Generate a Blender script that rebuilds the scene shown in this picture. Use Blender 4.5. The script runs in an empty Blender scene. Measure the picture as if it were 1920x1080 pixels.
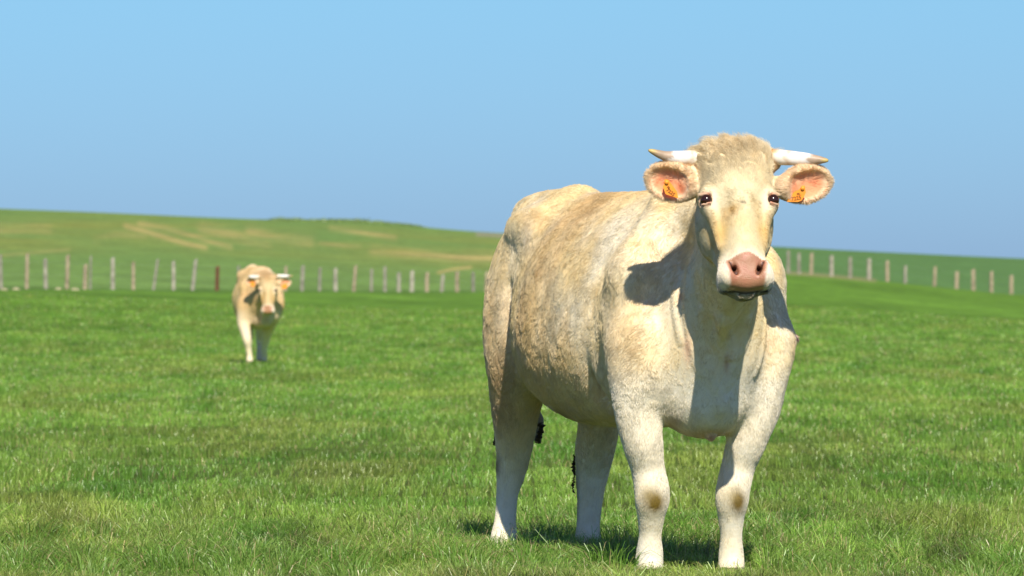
import bpy, math, random
import numpy as np
from mathutils import Vector, Matrix

rng = np.random.default_rng(7)
random.seed(7)
SC = bpy.context.scene
COL = SC.collection

# ------------------------------------------------------------------ camera, sky, sun
FPX, CX, HZ, CAMH, CAMY = 9900.0, 960.0, 548.0, 1.03, -19.0
cam_d = bpy.data.cameras.new('camera')
cam = bpy.data.objects.new('camera', cam_d); COL.objects.link(cam)
cam_d.sensor_width = 36.0
cam_d.lens = 36.0 * FPX / 1920.0
cam_d.clip_start = 0.5
cam_d.clip_end = 12000.0
cam.location = (0, CAMY, CAMH)
cam.rotation_euler = (math.pi / 2 + math.atan((HZ - 540) / FPX), 0, 0)
cam_d.dof.use_dof = True
cam_d.dof.focus_distance = 18.7
cam_d.dof.aperture_fstop = 10.5
SC.camera = cam

SUN_AZ, SUN_EL = math.radians(8), math.radians(42)
sunv = Vector((math.sin(SUN_AZ) * math.cos(SUN_EL), -math.cos(SUN_AZ) * math.cos(SUN_EL), math.sin(SUN_EL)))
sd = bpy.data.lights.new('sun', 'SUN')
sd.energy = 5.0
sd.angle = math.radians(0.5)
sd.color = (1.0, 0.93, 0.82)
so = bpy.data.objects.new('sun', sd); COL.objects.link(so)
so.rotation_euler = sunv.to_track_quat('Z', 'Y').to_euler()
so.location = (5, -25, 20)

W = bpy.data.worlds.new("World"); SC.world = W
W.use_nodes = True
nt = W.node_tree; nt.nodes.clear()
wo = nt.nodes.new('ShaderNodeOutputWorld')
bg = nt.nodes.new('ShaderNodeBackground')
sky = nt.nodes.new('ShaderNodeTexSky')
sky.sky_type = 'NISHITA'
sky.sun_disc = False
sky.sun_elevation = SUN_EL
sky.sun_rotation = math.pi - SUN_AZ
sky.air_density = 1.0
sky.dust_density = 0.2
sky.ozone_density = 3.0
bg.inputs['Strength'].default_value = 0.084
# elevation tint of the real sky: clear deep blue haze-free air down to the skyline
tc = nt.nodes.new('ShaderNodeTexCoord')
sep = nt.nodes.new('ShaderNodeSeparateXYZ')
mr = nt.nodes.new('ShaderNodeMapRange')
mr.inputs['From Min'].default_value = 0.0
mr.inputs['From Max'].default_value = 0.5
ramp = nt.nodes.new('ShaderNodeValToRGB')
ramp.color_ramp.elements[0].color = (0.31, 0.52, 1.08, 1)
ramp.color_ramp.elements[1].color = (0.44, 0.72, 1.05, 1)
ramp.color_ramp.elements[1].position = 0.12
e3 = ramp.color_ramp.elements.new(0.6); e3.color = (0.62, 0.66, 0.98, 1)
mul = nt.nodes.new('ShaderNodeMix'); mul.data_type = 'RGBA'; mul.blend_type = 'MULTIPLY'
mul.inputs['Factor'].default_value = 1.0
nt.links.new(tc.outputs['Generated'], sep.inputs[0])
nt.links.new(sep.outputs['Z'], mr.inputs['Value'])
nt.links.new(mr.outputs['Result'], ramp.inputs['Fac'])
nt.links.new(sky.outputs['Color'], mul.inputs[6])
nt.links.new(ramp.outputs['Color'], mul.inputs[7])
nt.links.new(mul.outputs[2], bg.inputs['Color'])
nt.links.new(bg.outputs[0], wo.inputs[0])

SC.view_settings.view_transform = 'Standard'
SC.view_settings.look = 'None'
SC.view_settings.exposure = 0.25
SC.view_settings.gamma = 1.0
SC.view_settings.use_curve_mapping = False
SC.cycles.max_bounces = 8
SC.cycles.diffuse_bounces = 7
SC.cycles.transmission_bounces = 3
SC.cycles.sample_clamp_indirect = 8

# ------------------------------------------------------------------ helpers
def at(px, py, Y):
    """world point seen at photo pixel (px,py) when its depth coordinate is Y"""
    d = Y - CAMY
    return np.array([(px - CX) * d / FPX, Y, CAMH - (py - HZ) * d / FPX])

def tag(o, label=None, cat=None, group=None, kind=None):
    if label: o['label'] = label
    if cat: o['category'] = cat
    if group: o['group'] = group
    if kind: o['kind'] = kind
    return o

def empty(name, loc):
    o = bpy.data.objects.new(name, None); COL.objects.link(o)
    o.location = loc; o.empty_display_size = 0.1
    return o

def adopt(o, parent):
    """parent while keeping world-space mesh coordinates"""
    o.parent = parent
    o.matrix_parent_inverse = Matrix.Translation(-Vector(parent.location))
    return o

def mesh_np(name, V, F, mat, parent=None, col=None, smooth=True):
    """V (n,3), F list of (m,k) int arrays"""
    me = bpy.data.meshes.new(name)
    if not isinstance(F, list): F = [F]
    F = [f for f in F if len(f)]
    nl = sum(f.size for f in F); nf = sum(len(f) for f in F)
    me.vertices.add(len(V)); me.vertices.foreach_set('co', np.ascontiguousarray(V, dtype=np.float32).ravel())
    me.loops.add(nl); me.loops.foreach_set('vertex_index', np.concatenate([f.ravel() for f in F]).astype(np.int32))
    me.polygons.add(nf)
    tot = np.concatenate([np.full(len(f), f.shape[1]) for f in F])
    st = np.concatenate([[0], np.cumsum(tot)[:-1]])
    me.polygons.foreach_set('loop_start', st.astype(np.int32))
    me.polygons.foreach_set('loop_total', tot.astype(np.int32))
    me.polygons.foreach_set('use_smooth', np.full(nf, smooth))
    if col is not None:
        a = me.attributes.new('col', 'FLOAT_COLOR', 'POINT')
        c4 = np.ones((len(V), 4), np.float32); c4[:, :3] = col
        a.data.foreach_set('color', c4.ravel())
    me.update(calc_edges=True)
    me.materials.append(mat)
    o = bpy.data.objects.new(name, me); COL.objects.link(o)
    if parent is not None: adopt(o, parent)
    return o

def _hash(ix, iy, iz, s):
    h = (ix * 374761393 + iy * 668265263 + iz * 1440662683 + s * 1274126177) & 0xffffffff
    h = ((h ^ (h >> 15)) * 739982445) & 0xffffffff
    h = ((h ^ (h >> 12)) * 695872825) & 0xffffffff
    return (((h ^ (h >> 15)) >> 8) & 0xffff) / 32767.5 - 1.0

def vnoise(P, freq, seed=0):
    """smooth value noise in [-1,1]"""
    q = P * freq + 1000.0
    i = np.floor(q).astype(np.int64); f = q - i
    f = f * f * (3 - 2 * f)
    r = 0
    for dx in (0, 1):
        for dy in (0, 1):
            for dz in (0, 1):
                w = (f[:, 0] if dx else 1 - f[:, 0]) * (f[:, 1] if dy else 1 - f[:, 1]) * (f[:, 2] if dz else 1 - f[:, 2])
                r = r + w * _hash(i[:, 0] + dx, i[:, 1] + dy, i[:, 2] + dz, seed)
    return r

def fbm(P, freq, seed=0, octv=3):
    r = 0; a = 1; t = 0
    for k in range(octv):
        r = r + a * vnoise(P, freq * 2 ** k, seed + k * 17); t += a; a *= 0.5
    return r / t

def vec_noise(P, freq, seed=0):
    return np.stack([vnoise(P, freq, seed), vnoise(P, freq, seed + 101), vnoise(P, freq, seed + 202)], 1)

def sstep(a, b, x):
    t = np.clip((x - a) / (b - a), 0, 1)
    return t * t * (3 - 2 * t)

def mixc(a, b, t):
    return a * (1 - t[:, None]) + np.asarray(b)[None, :] * t[:, None]

# ------------------------------------------------------------------ materials
def new_mat(name):
    m = bpy.data.materials.new(name); m.use_nodes = True
    n = m.node_tree; n.nodes.clear()
    out = n.nodes.new('ShaderNodeOutputMaterial')
    return m, n, out

def principled(name, color=None, rough=0.6, attr=None, spec=0.3, noise=None, bump=None, coat=0.0):
    m, n, out = new_mat(name)
    b = n.nodes.new('ShaderNodeBsdfPrincipled')
    b.inputs['Roughness'].default_value = rough
    b.inputs['Specular IOR Level'].default_value = spec
    b.inputs['Coat Weight'].default_value = coat
    src = None
    if attr:
        a = n.nodes.new('ShaderNodeAttribute'); a.attribute_name = attr; src = a.outputs['Color']
    else:
        b.inputs['Base Color'].default_value = (*color, 1)
        rgb = n.nodes.new('ShaderNodeRGB'); rgb.outputs[0].default_value = (*color, 1); src = rgb.outputs[0]
    if noise:
        sc, lo, hi = noise
        tcn = n.nodes.new('ShaderNodeTexCoord')
        tx = n.nodes.new('ShaderNodeTexNoise'); tx.inputs['Scale'].default_value = sc; tx.inputs['Detail'].default_value = 5
        mp = n.nodes.new('ShaderNodeMapRange'); mp.inputs['To Min'].default_value = lo; mp.inputs['To Max'].default_value = hi
        mp.inputs['From Min'].default_value = 0.3; mp.inputs['From Max'].default_value = 0.7
        n.links.new(tcn.outputs['Object'], tx.inputs['Vector'])
        n.links.new(tx.outputs['Fac'], mp.inputs['Value'])
        mm = n.nodes.new('ShaderNodeVectorMath'); mm.operation = 'SCALE'
        n.links.new(src, mm.inputs[0]); n.links.new(mp.outputs['Result'], mm.inputs['Scale'])
        src = mm.outputs[0]
    n.links.new(src, b.inputs['Base Color'])
    if bump:
        sc, st, dist = bump
        tcn = n.nodes.new('ShaderNodeTexCoord')
        tx = n.nodes.new('ShaderNodeTexNoise'); tx.inputs['Scale'].default_value = sc; tx.inputs['Detail'].default_value = 4
        bp = n.nodes.new('ShaderNodeBump'); bp.inputs['Strength'].default_value = st; bp.inputs['Distance'].default_value = dist
        n.links.new(tcn.outputs['Object'], tx.inputs['Vector'])
        n.links.new(tx.outputs['Fac'], bp.inputs['Height'])
        n.links.new(bp.outputs[0], b.inputs['Normal'])
    n.links.new(b.outputs[0], out.inputs[0])
    return m

def fibre_mat(name, transl=0.3, gloss=0.08, rough=0.35, glosscol=(1, 1, 1, 1)):
    m, n, out = new_mat(name)
    a = n.nodes.new('ShaderNodeAttribute'); a.attribute_name = 'col'
    d = n.nodes.new('ShaderNodeBsdfDiffuse')
    t = n.nodes.new('ShaderNodeBsdfTranslucent')
    g = n.nodes.new('ShaderNodeBsdfGlossy'); g.inputs['Roughness'].default_value = rough
    g.inputs['Color'].default_value = glosscol
    m1 = n.nodes.new('ShaderNodeMixShader'); m1.inputs[0].default_value = transl
    m2 = n.nodes.new('ShaderNodeMixShader'); m2.inputs[0].default_value = gloss
    n.links.new(a.outputs['Color'], d.inputs[0]); n.links.new(a.outputs['Color'], t.inputs[0])
    n.links.new(d.outputs[0], m1.inputs[1]); n.links.new(t.outputs[0], m1.inputs[2])
    n.links.new(m1.outputs[0], m2.inputs[1]); n.links.new(g.outputs[0], m2.inputs[2])
    n.links.new(m2.outputs[0], out.inputs[0])
    return m

M_SKIN = principled('cow_skin', attr='col', rough=0.7, spec=0.15, bump=(60, 0.35, 0.006))
M_FUR = fibre_mat('cow_fur', 0.22, 0.03, 0.5)
M_HORN = principled('horn_keratin', attr='col', rough=0.45, spec=0.4, noise=(45, 0.88, 1.08), bump=(90, 0.25, 0.002))
M_NOSE = principled('wet_nose', attr='col', rough=0.33, spec=0.6, bump=(260, 0.8, 0.003), coat=0.30)
M_EYE = principled('eye_gloss', (0.030, 0.010, 0.006), rough=0.15, spec=0.45, coat=0.1)
M_TAG = principled('tag_orange', (0.95, 0.33, 0.035), rough=0.42, spec=0.3, noise=(60, 0.9, 1.06))
M_INK = principled('tag_ink', (0.30, 0.09, 0.012), rough=0.6)
M_HOOF = principled('hoof_keratin', (0.16, 0.11, 0.07), rough=0.55, noise=(30, 0.6, 1.3), bump=(50, 0.3, 0.004))
M_MUD = principled('dried_mud', (0.06, 0.045, 0.025), rough=0.9, noise=(60, 0.6, 1.4), bump=(80, 0.8, 0.006))
M_GRASS = fibre_mat('grass_blades', 0.36, 0.05, 0.42, (0.95, 1.0, 0.85, 1))
M_WIRE = principled('galvanised_wire', (0.35, 0.35, 0.34), rough=0.5)
M_STONE = principled('pale_flint', (0.42, 0.38, 0.22), rough=0.85, noise=(6, 0.7, 1.15), bump=(10, 0.6, 0.03))
def wood(name, c):
    return principled(name, c, rough=0.85, noise=(7, 0.6, 1.25), bump=(25, 0.6, 0.01))
WOODS = dict(pale=wood('weathered_pale_wood', (0.37, 0.345, 0.26)), grey=wood('weathered_grey_wood', (0.29, 0.275, 0.205)),
             tan=wood('weathered_tan_wood', (0.38, 0.31, 0.20)), rust=wood('rust_brown_wood', (0.15, 0.065, 0.035)))

# ------------------------------------------------------------------ terrain
US = np.array([-6000, -2500, -600, 0, 200, 400, 480, 560, 630, 700, 760, 850, 950, 1200, 1470, 1600, 1920, 2500, 4500, 8000], float)
SKYL = np.array([372, 370, 375, 391, 398.5, 408, 411, 413, 413, 416, 422, 431.5, 437.5, 450, 463, 470, 485, 503, 520, 520], float)
UB = np.array([-6000, -600, 0, 400, 900, 1100, 1300, 1480, 1620, 1750, 1900, 2500, 8000], float)
FBASE = np.array([520, 536, 541, 545, 548, 541, 524, 511, 524, 537, 553, 575, 590], float)
DFEN = np.array([150, 155, 168, 188, 222, 235, 245, 250, 262, 270, 280, 300, 320], float)
def smooth_interp(u, xs, ys):
    """interp blurred a little so that the ground has no creases"""
    r = 0
    for k in (-60, -30, 0, 30, 60): r = r + np.interp(u + k, xs, ys)
    return r / 5
D_NEAR, D_SKY = 84.0, 640.0
def terrain_z(x, d):
    u = CX + FPX * x / np.maximum(d, 5)
    df = smooth_interp(u, UB, DFEN)
    zf = CAMH + (HZ - smooth_interp(u, UB, FBASE)) / FPX * df
    zs = CAMH + (HZ - smooth_interp(u, US, SKYL)) / FPX * D_SKY
    t1 = np.clip((d - D_NEAR) / (df - D_NEAR), 0, 1)
    z1 = zf * t1 * t1 * (3 - 2 * t1)
    t2 = np.clip((d - df) / (D_SKY - df), 0, 1)
    z2 = (zs - zf) * (t2 ** 1.15)
    z = np.where(d < df, z1, zf + z2)
    over = np.clip(d - D_SKY, 0, None)
    z = z - over * 0.035
    P = np.stack([x, d, 0 * x], 1)
    amp = 0.020 * np.exp(-((d - 19) / 60.0) ** 2) + 0.02 * (d > 30) * np.exp(-((d - 60) / 60.0) ** 2)
    z = z + amp * fbm(P, 0.9, 3, 3)
    return z

def soft_line(u, v, pts, w):
    """weight of being near a polyline given in plan-equivalent coordinates"""
    best = np.full(len(u), 1e9)
    for (x0, y0), (x1, y1) in zip(pts[:-1], pts[1:]):
        dx, dy = x1 - x0, y1 - y0
        t = np.clip(((u - x0) * dx + (v - y0) * dy) / (dx * dx + dy * dy), 0, 1)
        best = np.minimum(best, np.hypot(u - x0 - t * dx, v - y0 - t * dy))
    return np.exp(-(best / w) ** 2)

def build_ground():
    # distance rows and bearing columns
    rows = np.concatenate([np.linspace(1.0, 16, 20), np.linspace(16.3, 40, 110), np.linspace(40.5, 84, 90), np.linspace(85, 300, 150)[0:],
                           np.linspace(302, 660, 190), np.linspace(670, 6000, 14)])
    us = np.concatenate([np.linspace(-6000, -700, 60), np.linspace(-690, -10, 70), np.linspace(-6, 1926, 640), np.linspace(1934, 2700, 70), np.linspace(2750, 8000, 50)])
    D, U = np.meshgrid(rows, us, indexing='ij')
    d = D.ravel(); u = U.ravel(); x = (u - CX) * d / FPX
    z = terrain_z(x, d)
    V = np.stack([x, d + CAMY, z], 1)
    nr, nc = D.shape
    idx = np.arange(nr * nc).reshape(nr, nc)
    F = np.stack([idx[:-1, :-1], idx[:-1, 1:], idx[1:, 1:], idx[1:, :-1]], -1).reshape(-1, 4)
    # dry soil, tracks and thin crop on the far slope (where it lies on the hill)
    v = HZ - FPX * (z - CAMH) / d
    P = np.stack([x, d, 0 * d], 1)
    PS = np.stack([x * 0.35, d * 0.06, 0 * d], 1)
    base = None
    near = np.array([0.115, 0.225, 0.026])
    far = np.array([0.150, 0.250, 0.060])
    col = np.tile(near, (len(V), 1))
    df = smooth_interp(u, UB, DFEN)
    beyond = sstep(-16, 8, d - df)
    col = mixc(col, far, beyond)
    n1 = fbm(PS, 0.35, 11, 3)
    right = sstep(1100, 1300, u) * beyond
    col = mixc(col, np.array([0.105, 0.205, 0.058]), right)
    left = (1 - sstep(1000, 1200, u)) * beyond
    tan = np.array([0.46, 0.36, 0.13]); olive = np.array([0.25, 0.26, 0.055])
    dry = np.zeros(len(V))
    def add(w, s=1.0):
        nonlocal dry
        dry = np.maximum(dry, w * s)
    fine = 0.70 + 0.9 * fbm(PS * np.array([0.6, 1, 1]), 1.3, 5, 3)
    add(soft_line(u, v, [(-200, 440), (0, 432), (60, 428), (90, 430)], 8) * fine, 0.55)
    add(soft_line(u, v, [(-80, 420), (30, 422), (70, 424)], 5) * fine, 0.4)
    add(soft_line(u, v, [(236, 424), (262, 431), (300, 442), (345, 456), (385, 465)], 5.0) * (0.4 + 0.7 * fine), 0.75)
    add(soft_line(u, v, [(262, 420), (310, 428), (360, 442), (410, 458), (432, 463)], 5.2) * fine, 0.75)
    add(soft_line(u, v, [(380, 428), (430, 440), (470, 452), (500, 456)], 11) * fine, 0.5)
    add(soft_line(u, v, [(470, 434), (520, 444), (580, 450)], 11) * fine, 0.62)
    add(soft_line(u, v, [(620, 428), (680, 436), (740, 446)], 5) * fine, 0.6)
    add(soft_line(u, v, [(600, 455), (640, 460), (675, 463)], 3.5) * fine, 0.62)
    add(soft_line(u, v, [(700, 470), (780, 476), (860, 483), (925, 485)], 8) * fine, 0.72)
    add(soft_line(u, v, [(870, 480), (1000, 486)], 10) * fine, 0.5)
    add(soft_line(u, v, [(822, 511), (848, 505), (882, 501)], 2.8), 0.8)
    add(soft_line(u, v, [(0, 479), (60, 474), (130, 468)], 3.0), 0.33)
    add(soft_line(u, v, [(180, 450), (215, 440), (270, 442)], 7) * fine, 0.3)
    dry = np.clip(dry, 0, 1) * left
    zone = soft_line(u, v, [(-100, 440), (250, 440), (500, 445), (900, 470), (1050, 475)], 34) * left
    col = mixc(col, olive, np.clip(zone * (0.42 + 0.7 * n1), 0, 0.75))
    col = mixc(col, tan, np.clip(dry, 0, 1))
    col = mixc(col, np.array([0.30, 0.26, 0.20]), soft_line(u, v, [(895, 439.5), (925, 441), (960, 444)], 3.2) * left * 0.8)
    # dry verge under the right fence, rank dark grass under the left fence
    verge = soft_line(u, v, [(1470, 511), (1560, 518), (1640, 526)], 3.2) * sstep(1250, 1350, u)
    col = mixc(col, np.array([0.30, 0.25, 0.12]), np.clip(verge * 0.7, 0, 1))
    rank = np.exp(-((d - df + 2) / 7.0) ** 2) * (1 - sstep(1000, 1100, u)) * (0.6 + 0.5 * fbm(PS, 1.5, 8, 2))
    col = mixc(col, np.array([0.045, 0.105, 0.014]), np.clip(rank * 1.1, 0, 0.75))
    # the pasture itself: broad mottling
    mot = fbm(P, 0.22, 21, 4)
    fld = 1 - beyond
    col = col * (1 + (0.28 * mot * fld)[:, None])
    col = mixc(col, np.array([0.075, 0.100, 0.022]), 1 - sstep(24, 55, d))  # near soil and thatch, darkened to paint depth into gaps between blades
    m, n, out = new_mat('pasture_ground')
    b = n.nodes.new('ShaderNodeBsdfPrincipled'); b.inputs['Roughness'].default_value = 0.9
    b.inputs['Specular IOR Level'].default_value = 0.05
    a = n.nodes.new('ShaderNodeAttribute'); a.attribute_name = 'col'
    tcn = n.nodes.new('ShaderNodeTexCoord')
    src = a.outputs['Color']
    for scx, scy, lo, hi in ((2.2, 0.7, 0.72, 1.28), (0.35, 0.10, 0.80, 1.2)):
        mpn = n.nodes.new('ShaderNodeMapping'); mpn.inputs['Scale'].default_value = (scx, scy, 1)
        tx = n.nodes.new('ShaderNodeTexNoise'); tx.inputs['Scale'].default_value = 1.0; tx.inputs['Detail'].default_value = 6
        tx.inputs['Roughness'].default_value = 0.65
        mp = n.nodes.new('ShaderNodeMapRange'); mp.inputs['From Min'].default_value = 0.3; mp.inputs['From Max'].default_value = 0.7
        mp.inputs['To Min'].default_value = lo; mp.inputs['To Max'].default_value = hi
        sc_ = n.nodes.new('ShaderNodeVectorMath'); sc_.operation = 'SCALE'
        n.links.new(tcn.outputs['Object'], mpn.inputs[0]); n.links.new(mpn.outputs[0], tx.inputs['Vector'])
        n.links.new(tx.outputs['Fac'], mp.inputs['Value']); n.links.new(src, sc_.inputs[0]); n.links.new(mp.outputs[0], sc_.inputs['Scale'])
        src = sc_.outputs[0]
    n.links.new(src, b.inputs['Base Color'])
    n.links.new(b.outputs[0], out.inputs[0])
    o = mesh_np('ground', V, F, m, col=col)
    tag(o, 'green pasture rising to a low hill with dry tan tracks', 'ground', kind='structure')
build_ground()

# ------------------------------------------------------------------ grass blades
def build_grass():
    N1 = 960000
    # distance distribution ~ density (19/d)^2 per square metre
    lo, hi = 16.6, 150.0
    r = rng.random(N1)
    d = lo * (hi / lo) ** (r ** 1.25)
    uu = rng.uniform(-800, 2720, N1)
    x = (uu - CX) * d / FPX
    P = np.stack([x, d, 0 * d], 1)
    # uneven sward: clumps in groups, with thin places
    clump = fbm(P, 1.6, 31, 3); broad = fbm(P, 0.35, 37, 3)
    keep = rng.random(N1) < np.clip(0.80 + 0.9 * clump, 0.25, 1)
    # snap part of the blades onto tuft centres
    tx = np.floor(x / 0.11) ; ty = np.floor(d / 0.11)
    hx = _hash(tx.astype(np.int64), ty.astype(np.int64), 0 * tx.astype(np.int64), 5) ; hy = _hash(tx.astype(np.int64), ty.astype(np.int64), 0 * tx.astype(np.int64), 9)
    cxs = (tx + 0.5 + hx * 0.4) * 0.11; cys = (ty + 0.5 + hy * 0.4) * 0.11
    pull = np.where(d < 45, 0.55, 0.2) * rng.random(N1) ** 0.5
    dx0 = x - cxs; dy0 = d - cys
    x = x - dx0 * pull; d = d - dy0 * pull
    x, d, clump, broad, dx0, dy0 = [a[keep] for a in (x, d, clump, broad, dx0, dy0)]
    n = len(x)
    P = np.stack([x, d, 0 * d], 1)
    wq = P * np.array([1, 0.3, 1]); P = P + np.stack([0.55 * fbm(wq, 0.9, 301, 2), 2.2 * fbm(wq, 0.7, 302, 2), 0 * d], 1)
    z = terrain_z(x, d) - 0.004
    far = np.clip(d / 19.0, 1, 8)
    front = 1 - sstep(21.0, 25.5, d + 1.2 * fbm(P, 0.8, 41, 2)); lip_ = 1 - sstep(18.6, 20.0, d)
    h = 0.040 + 0.018 * rng.random(n) + 0.045 * np.clip(clump, -0.5, 1) + 0.02 * np.clip(broad, 0, 1)
    h = h + front * (0.016 + 0.040 * rng.random(n) + 0.055 * np.clip(broad + clump * 0.7, -0.35, 1)) + 0.0 * lip_
    longb = rng.random(n) < 0.035 * front + 0.004
    h = np.where(longb, h * 1.5, h)
    h = np.clip(h, 0.02, 0.17) * (1 - 0.42 * (1 - sstep(18.9, 19.8, d)) * sstep(17.6, 18.4, d))
    # a lower sward just around the hooves keeps them readable
    w = (0.0014 + 0.0016 * rng.random(n)) * far ** 0.95
    ang = rng.uniform(0, 2 * np.pi, n)
    lean = 0.25 + 0.55 * rng.random(n) + 1.1 * front * rng.random(n) ** 1.3
    rad = np.hypot(dx0, dy0) + 1e-6
    dirx = dx0 / rad * 0.7 + np.cos(ang) * 0.7 + 0.35 * vnoise(P, 0.7, 51)
    diry = dy0 / rad * 0.7 + np.sin(ang) * 0.7 + 0.35 * vnoise(P, 0.7, 52)
    fa = ang + rng.normal(0, 0.6, n)
    wx, wy = -np.sin(fa), np.cos(fa)
    # favour broad side roughly any way
    base = np.stack([x, d + CAMY, z], 1)
    Wd = np.stack([wx, wy, 0 * wx], 1) * w[:, None] * 0.5
    L = np.stack([dirx, diry, 0 * dirx], 1) * (h * lean)[:, None]
    up = np.zeros((n, 3)); up[:, 2] = h
    p0 = base; p1 = base + up * 0.48 + L * 0.12; p2 = base + up * (0.86 - 0.06 * lean)[:, None] + L * 0.45; p3 = base + up * (1.0 - 0.30 * lean)[:, None] + L
    V = np.stack([p0 - Wd, p0 + Wd, p1 - Wd, p1 + Wd, p2 - Wd * 0.75, p2 + Wd * 0.75, p3], 1).reshape(-1, 3)
    b = np.arange(n)[:, None] * 7
    Q = np.concatenate([b + np.array([0, 1, 3, 2]), b + np.array([2, 3, 5, 4])], 0)
    T = b + np.array([4, 5, 6])
    c = np.tile(np.array([0.205, 0.375, 0.050]), (n, 1))
    c = mixc(c, np.array([0.290, 0.440, 0.062]), rng.random(n) * 0.8)
    c = mixc(c, np.array([0.095, 0.255, 0.022]), np.clip(0.25 + 1.2 * fbm(P * np.array([1, 0.16, 1]), 2.6, 61, 3), 0, 0.85))
    dryp = rng.random(n) < 0.05 + 0.12 * (1 - sstep(18.0, 19.2, d)) + 0.15 * front * np.clip(0.6 + 1.5 * vnoise(P, 1.1, 71), 0, 1) + 0.03 * (d > 30)
    c = np.where(dryp[:, None], np.array([0.46, 0.38, 0.17]) * (0.6 + 0.6 * rng.random(n))[:, None], c)
    pale = (rng.random(n) < (0.10 + 0.25 * (1 - sstep(18.0, 19.0, d)) + 0.22 * sstep(0.1, 0.6, vnoise(P, 1.9, 55))) * front)
    c = np.where(pale[:, None], np.array([0.34, 0.44, 0.12]), c)
    c = mixc(c, np.array([0.32, 0.36, 0.07]), np.clip(1.3 * fbm(P * np.array([1, 0.16, 1]), 1.1, 77, 3), 0, 0.6))
    c *= ((1 + 0.16 * (1 - sstep(22, 34, d))) * (0.55 + 0.85 * rng.random(n)) * (1 + 0.36 * fbm(P * np.array([1, 0.16, 1]), 2.6, 87, 3)) * (1 - 0.55 * front * sstep(0.05, 0.6, vnoise(P * np.array([1, 0.45, 1]), 3.6, 93))))[:, None]  # last factor darkens front blades in patches, painting in shady gaps
    colv = np.repeat(c, 7, axis=0)
    # long arching tufts in the rough strip nearest the camera
    cen = []
    for i in range(150):
        dd = rng.uniform(17.9, 21.6) if i > 50 else rng.uniform(18.2, 19.6)
        cen.append(((rng.uniform(-150, 2070) - CX) * dd / FPX, dd, rng.uniform(0.7, 1.15)))
        if 1150 < CX + FPX * cen[-1][0] / dd < 1440 and dd < 19.2: cen[-1] = (cen[-1][0], dd, 0.45)
    for px, dd in ((1190, 18.72), (1222, 18.66), (1250, 18.75), (1345, 18.8), (1372, 18.72), (1400, 18.8), (925, 20.05), (955, 20.0), (1085, 20.05), (1120, 20.0), (60, 19.3), (120, 19.2), (480, 19.6), (560, 19.4)):
        cen.append(((px - CX) * dd / FPX, dd, 0.42 if px > 900 else 1.25))
    tx_, td_, th_, tox, toy, tci = [], [], [], [], [], []
    for ci, (cx_, cd_, hs) in enumerate(cen):
        k = int(rng.uniform(70, 130)); a_ = rng.uniform(0, 2 * np.pi, k); rr = rng.random(k) ** 0.7 * 0.085
        tx_.append(cx_ + np.cos(a_) * rr * 1.3); td_.append(cd_ + np.sin(a_) * rr); th_.append((0.075 + 0.065 * rng.random(k)) * hs); tox.append(np.cos(a_) * rr / 0.085); toy.append(np.sin(a_) * rr / 0.085); tci.append(np.full(k, ci))
    tx_, td_, th_, tox, toy, tci = [np.concatenate(v) for v in (tx_, td_, th_, tox, toy, tci)]
    m_ = len(tx_)
    wind = rng.normal(0, 0.35, (len(cen), 2))[tci]
    dxy = np.stack([tox + wind[:, 0] + rng.normal(0, 0.3, m_), toy + wind[:, 1] + rng.normal(0, 0.3, m_)], 1) * (0.55 + 0.6 * rng.random(m_))[:, None]
    tz_ = terrain_z(tx_, td_) - 0.004
    b0 = np.stack([tx_, td_ + CAMY, tz_], 1); fa = rng.uniform(0, np.pi, m_)
    Wt = np.stack([np.cos(fa), np.sin(fa), 0 * fa], 1) * (0.0011 + 0.0009 * rng.random(m_))[:, None]
    D3 = np.concatenate([dxy, np.zeros((m_, 1))], 1) * th_[:, None]; U3 = np.zeros((m_, 3)); U3[:, 2] = th_
    bend = np.clip(np.hypot(dxy[:, 0], dxy[:, 1]), 0, 1.3)
    rows_ = [(0, 0, 1.0), (0.36, 0.06, 1.0), (0.68, 0.26, 0.9), (0.92, 0.60, 0.7), (1.0, 1.0, 0)]
    pts_ = []
    for (uu_, ll_, ww_) in rows_:
        c_ = b0 + U3 * (uu_ - bend * 0.42 * ll_ ** 2)[:, None] + D3 * ll_
        pts_ += [c_ - Wt * ww_, c_ + Wt * ww_] if ww_ > 0 else [c_]
    Vt = np.stack(pts_, 1).reshape(-1, 3); bt = np.arange(m_)[:, None] * 9 + len(V)
    Q = np.concatenate([Q] + [bt + np.array([2 * i, 2 * i + 1, 2 * i + 3, 2 * i + 2]) for i in range(3)], 0)
    T = np.concatenate([T, bt + np.array([6, 7, 8])], 0)
    ct = np.array([0.13, 0.30, 0.028]) * (0.6 + 0.75 * rng.random(m_))[:, None]
    hue = rng.random(len(cen))[tci]
    ct = mixc(ct, np.array([0.30, 0.42, 0.09]), np.clip(hue * 0.5 + 0.25 * rng.random(m_), 0, 1))
    dr_ = rng.random(m_) < 0.07; ct[dr_] = np.array([0.46, 0.36, 0.17])
    V = np.concatenate([V, Vt]); colv = np.concatenate([colv, np.repeat(ct, 9, axis=0)])
    # bases of blades are pale straw sheaths, tips fresher
    o = mesh_np('grass', V, [Q, T], M_GRASS, col=colv, smooth=False)
    tag(o, 'short green meadow grass, longer and drier along the front', 'grass', kind='stuff')
build_grass()

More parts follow.
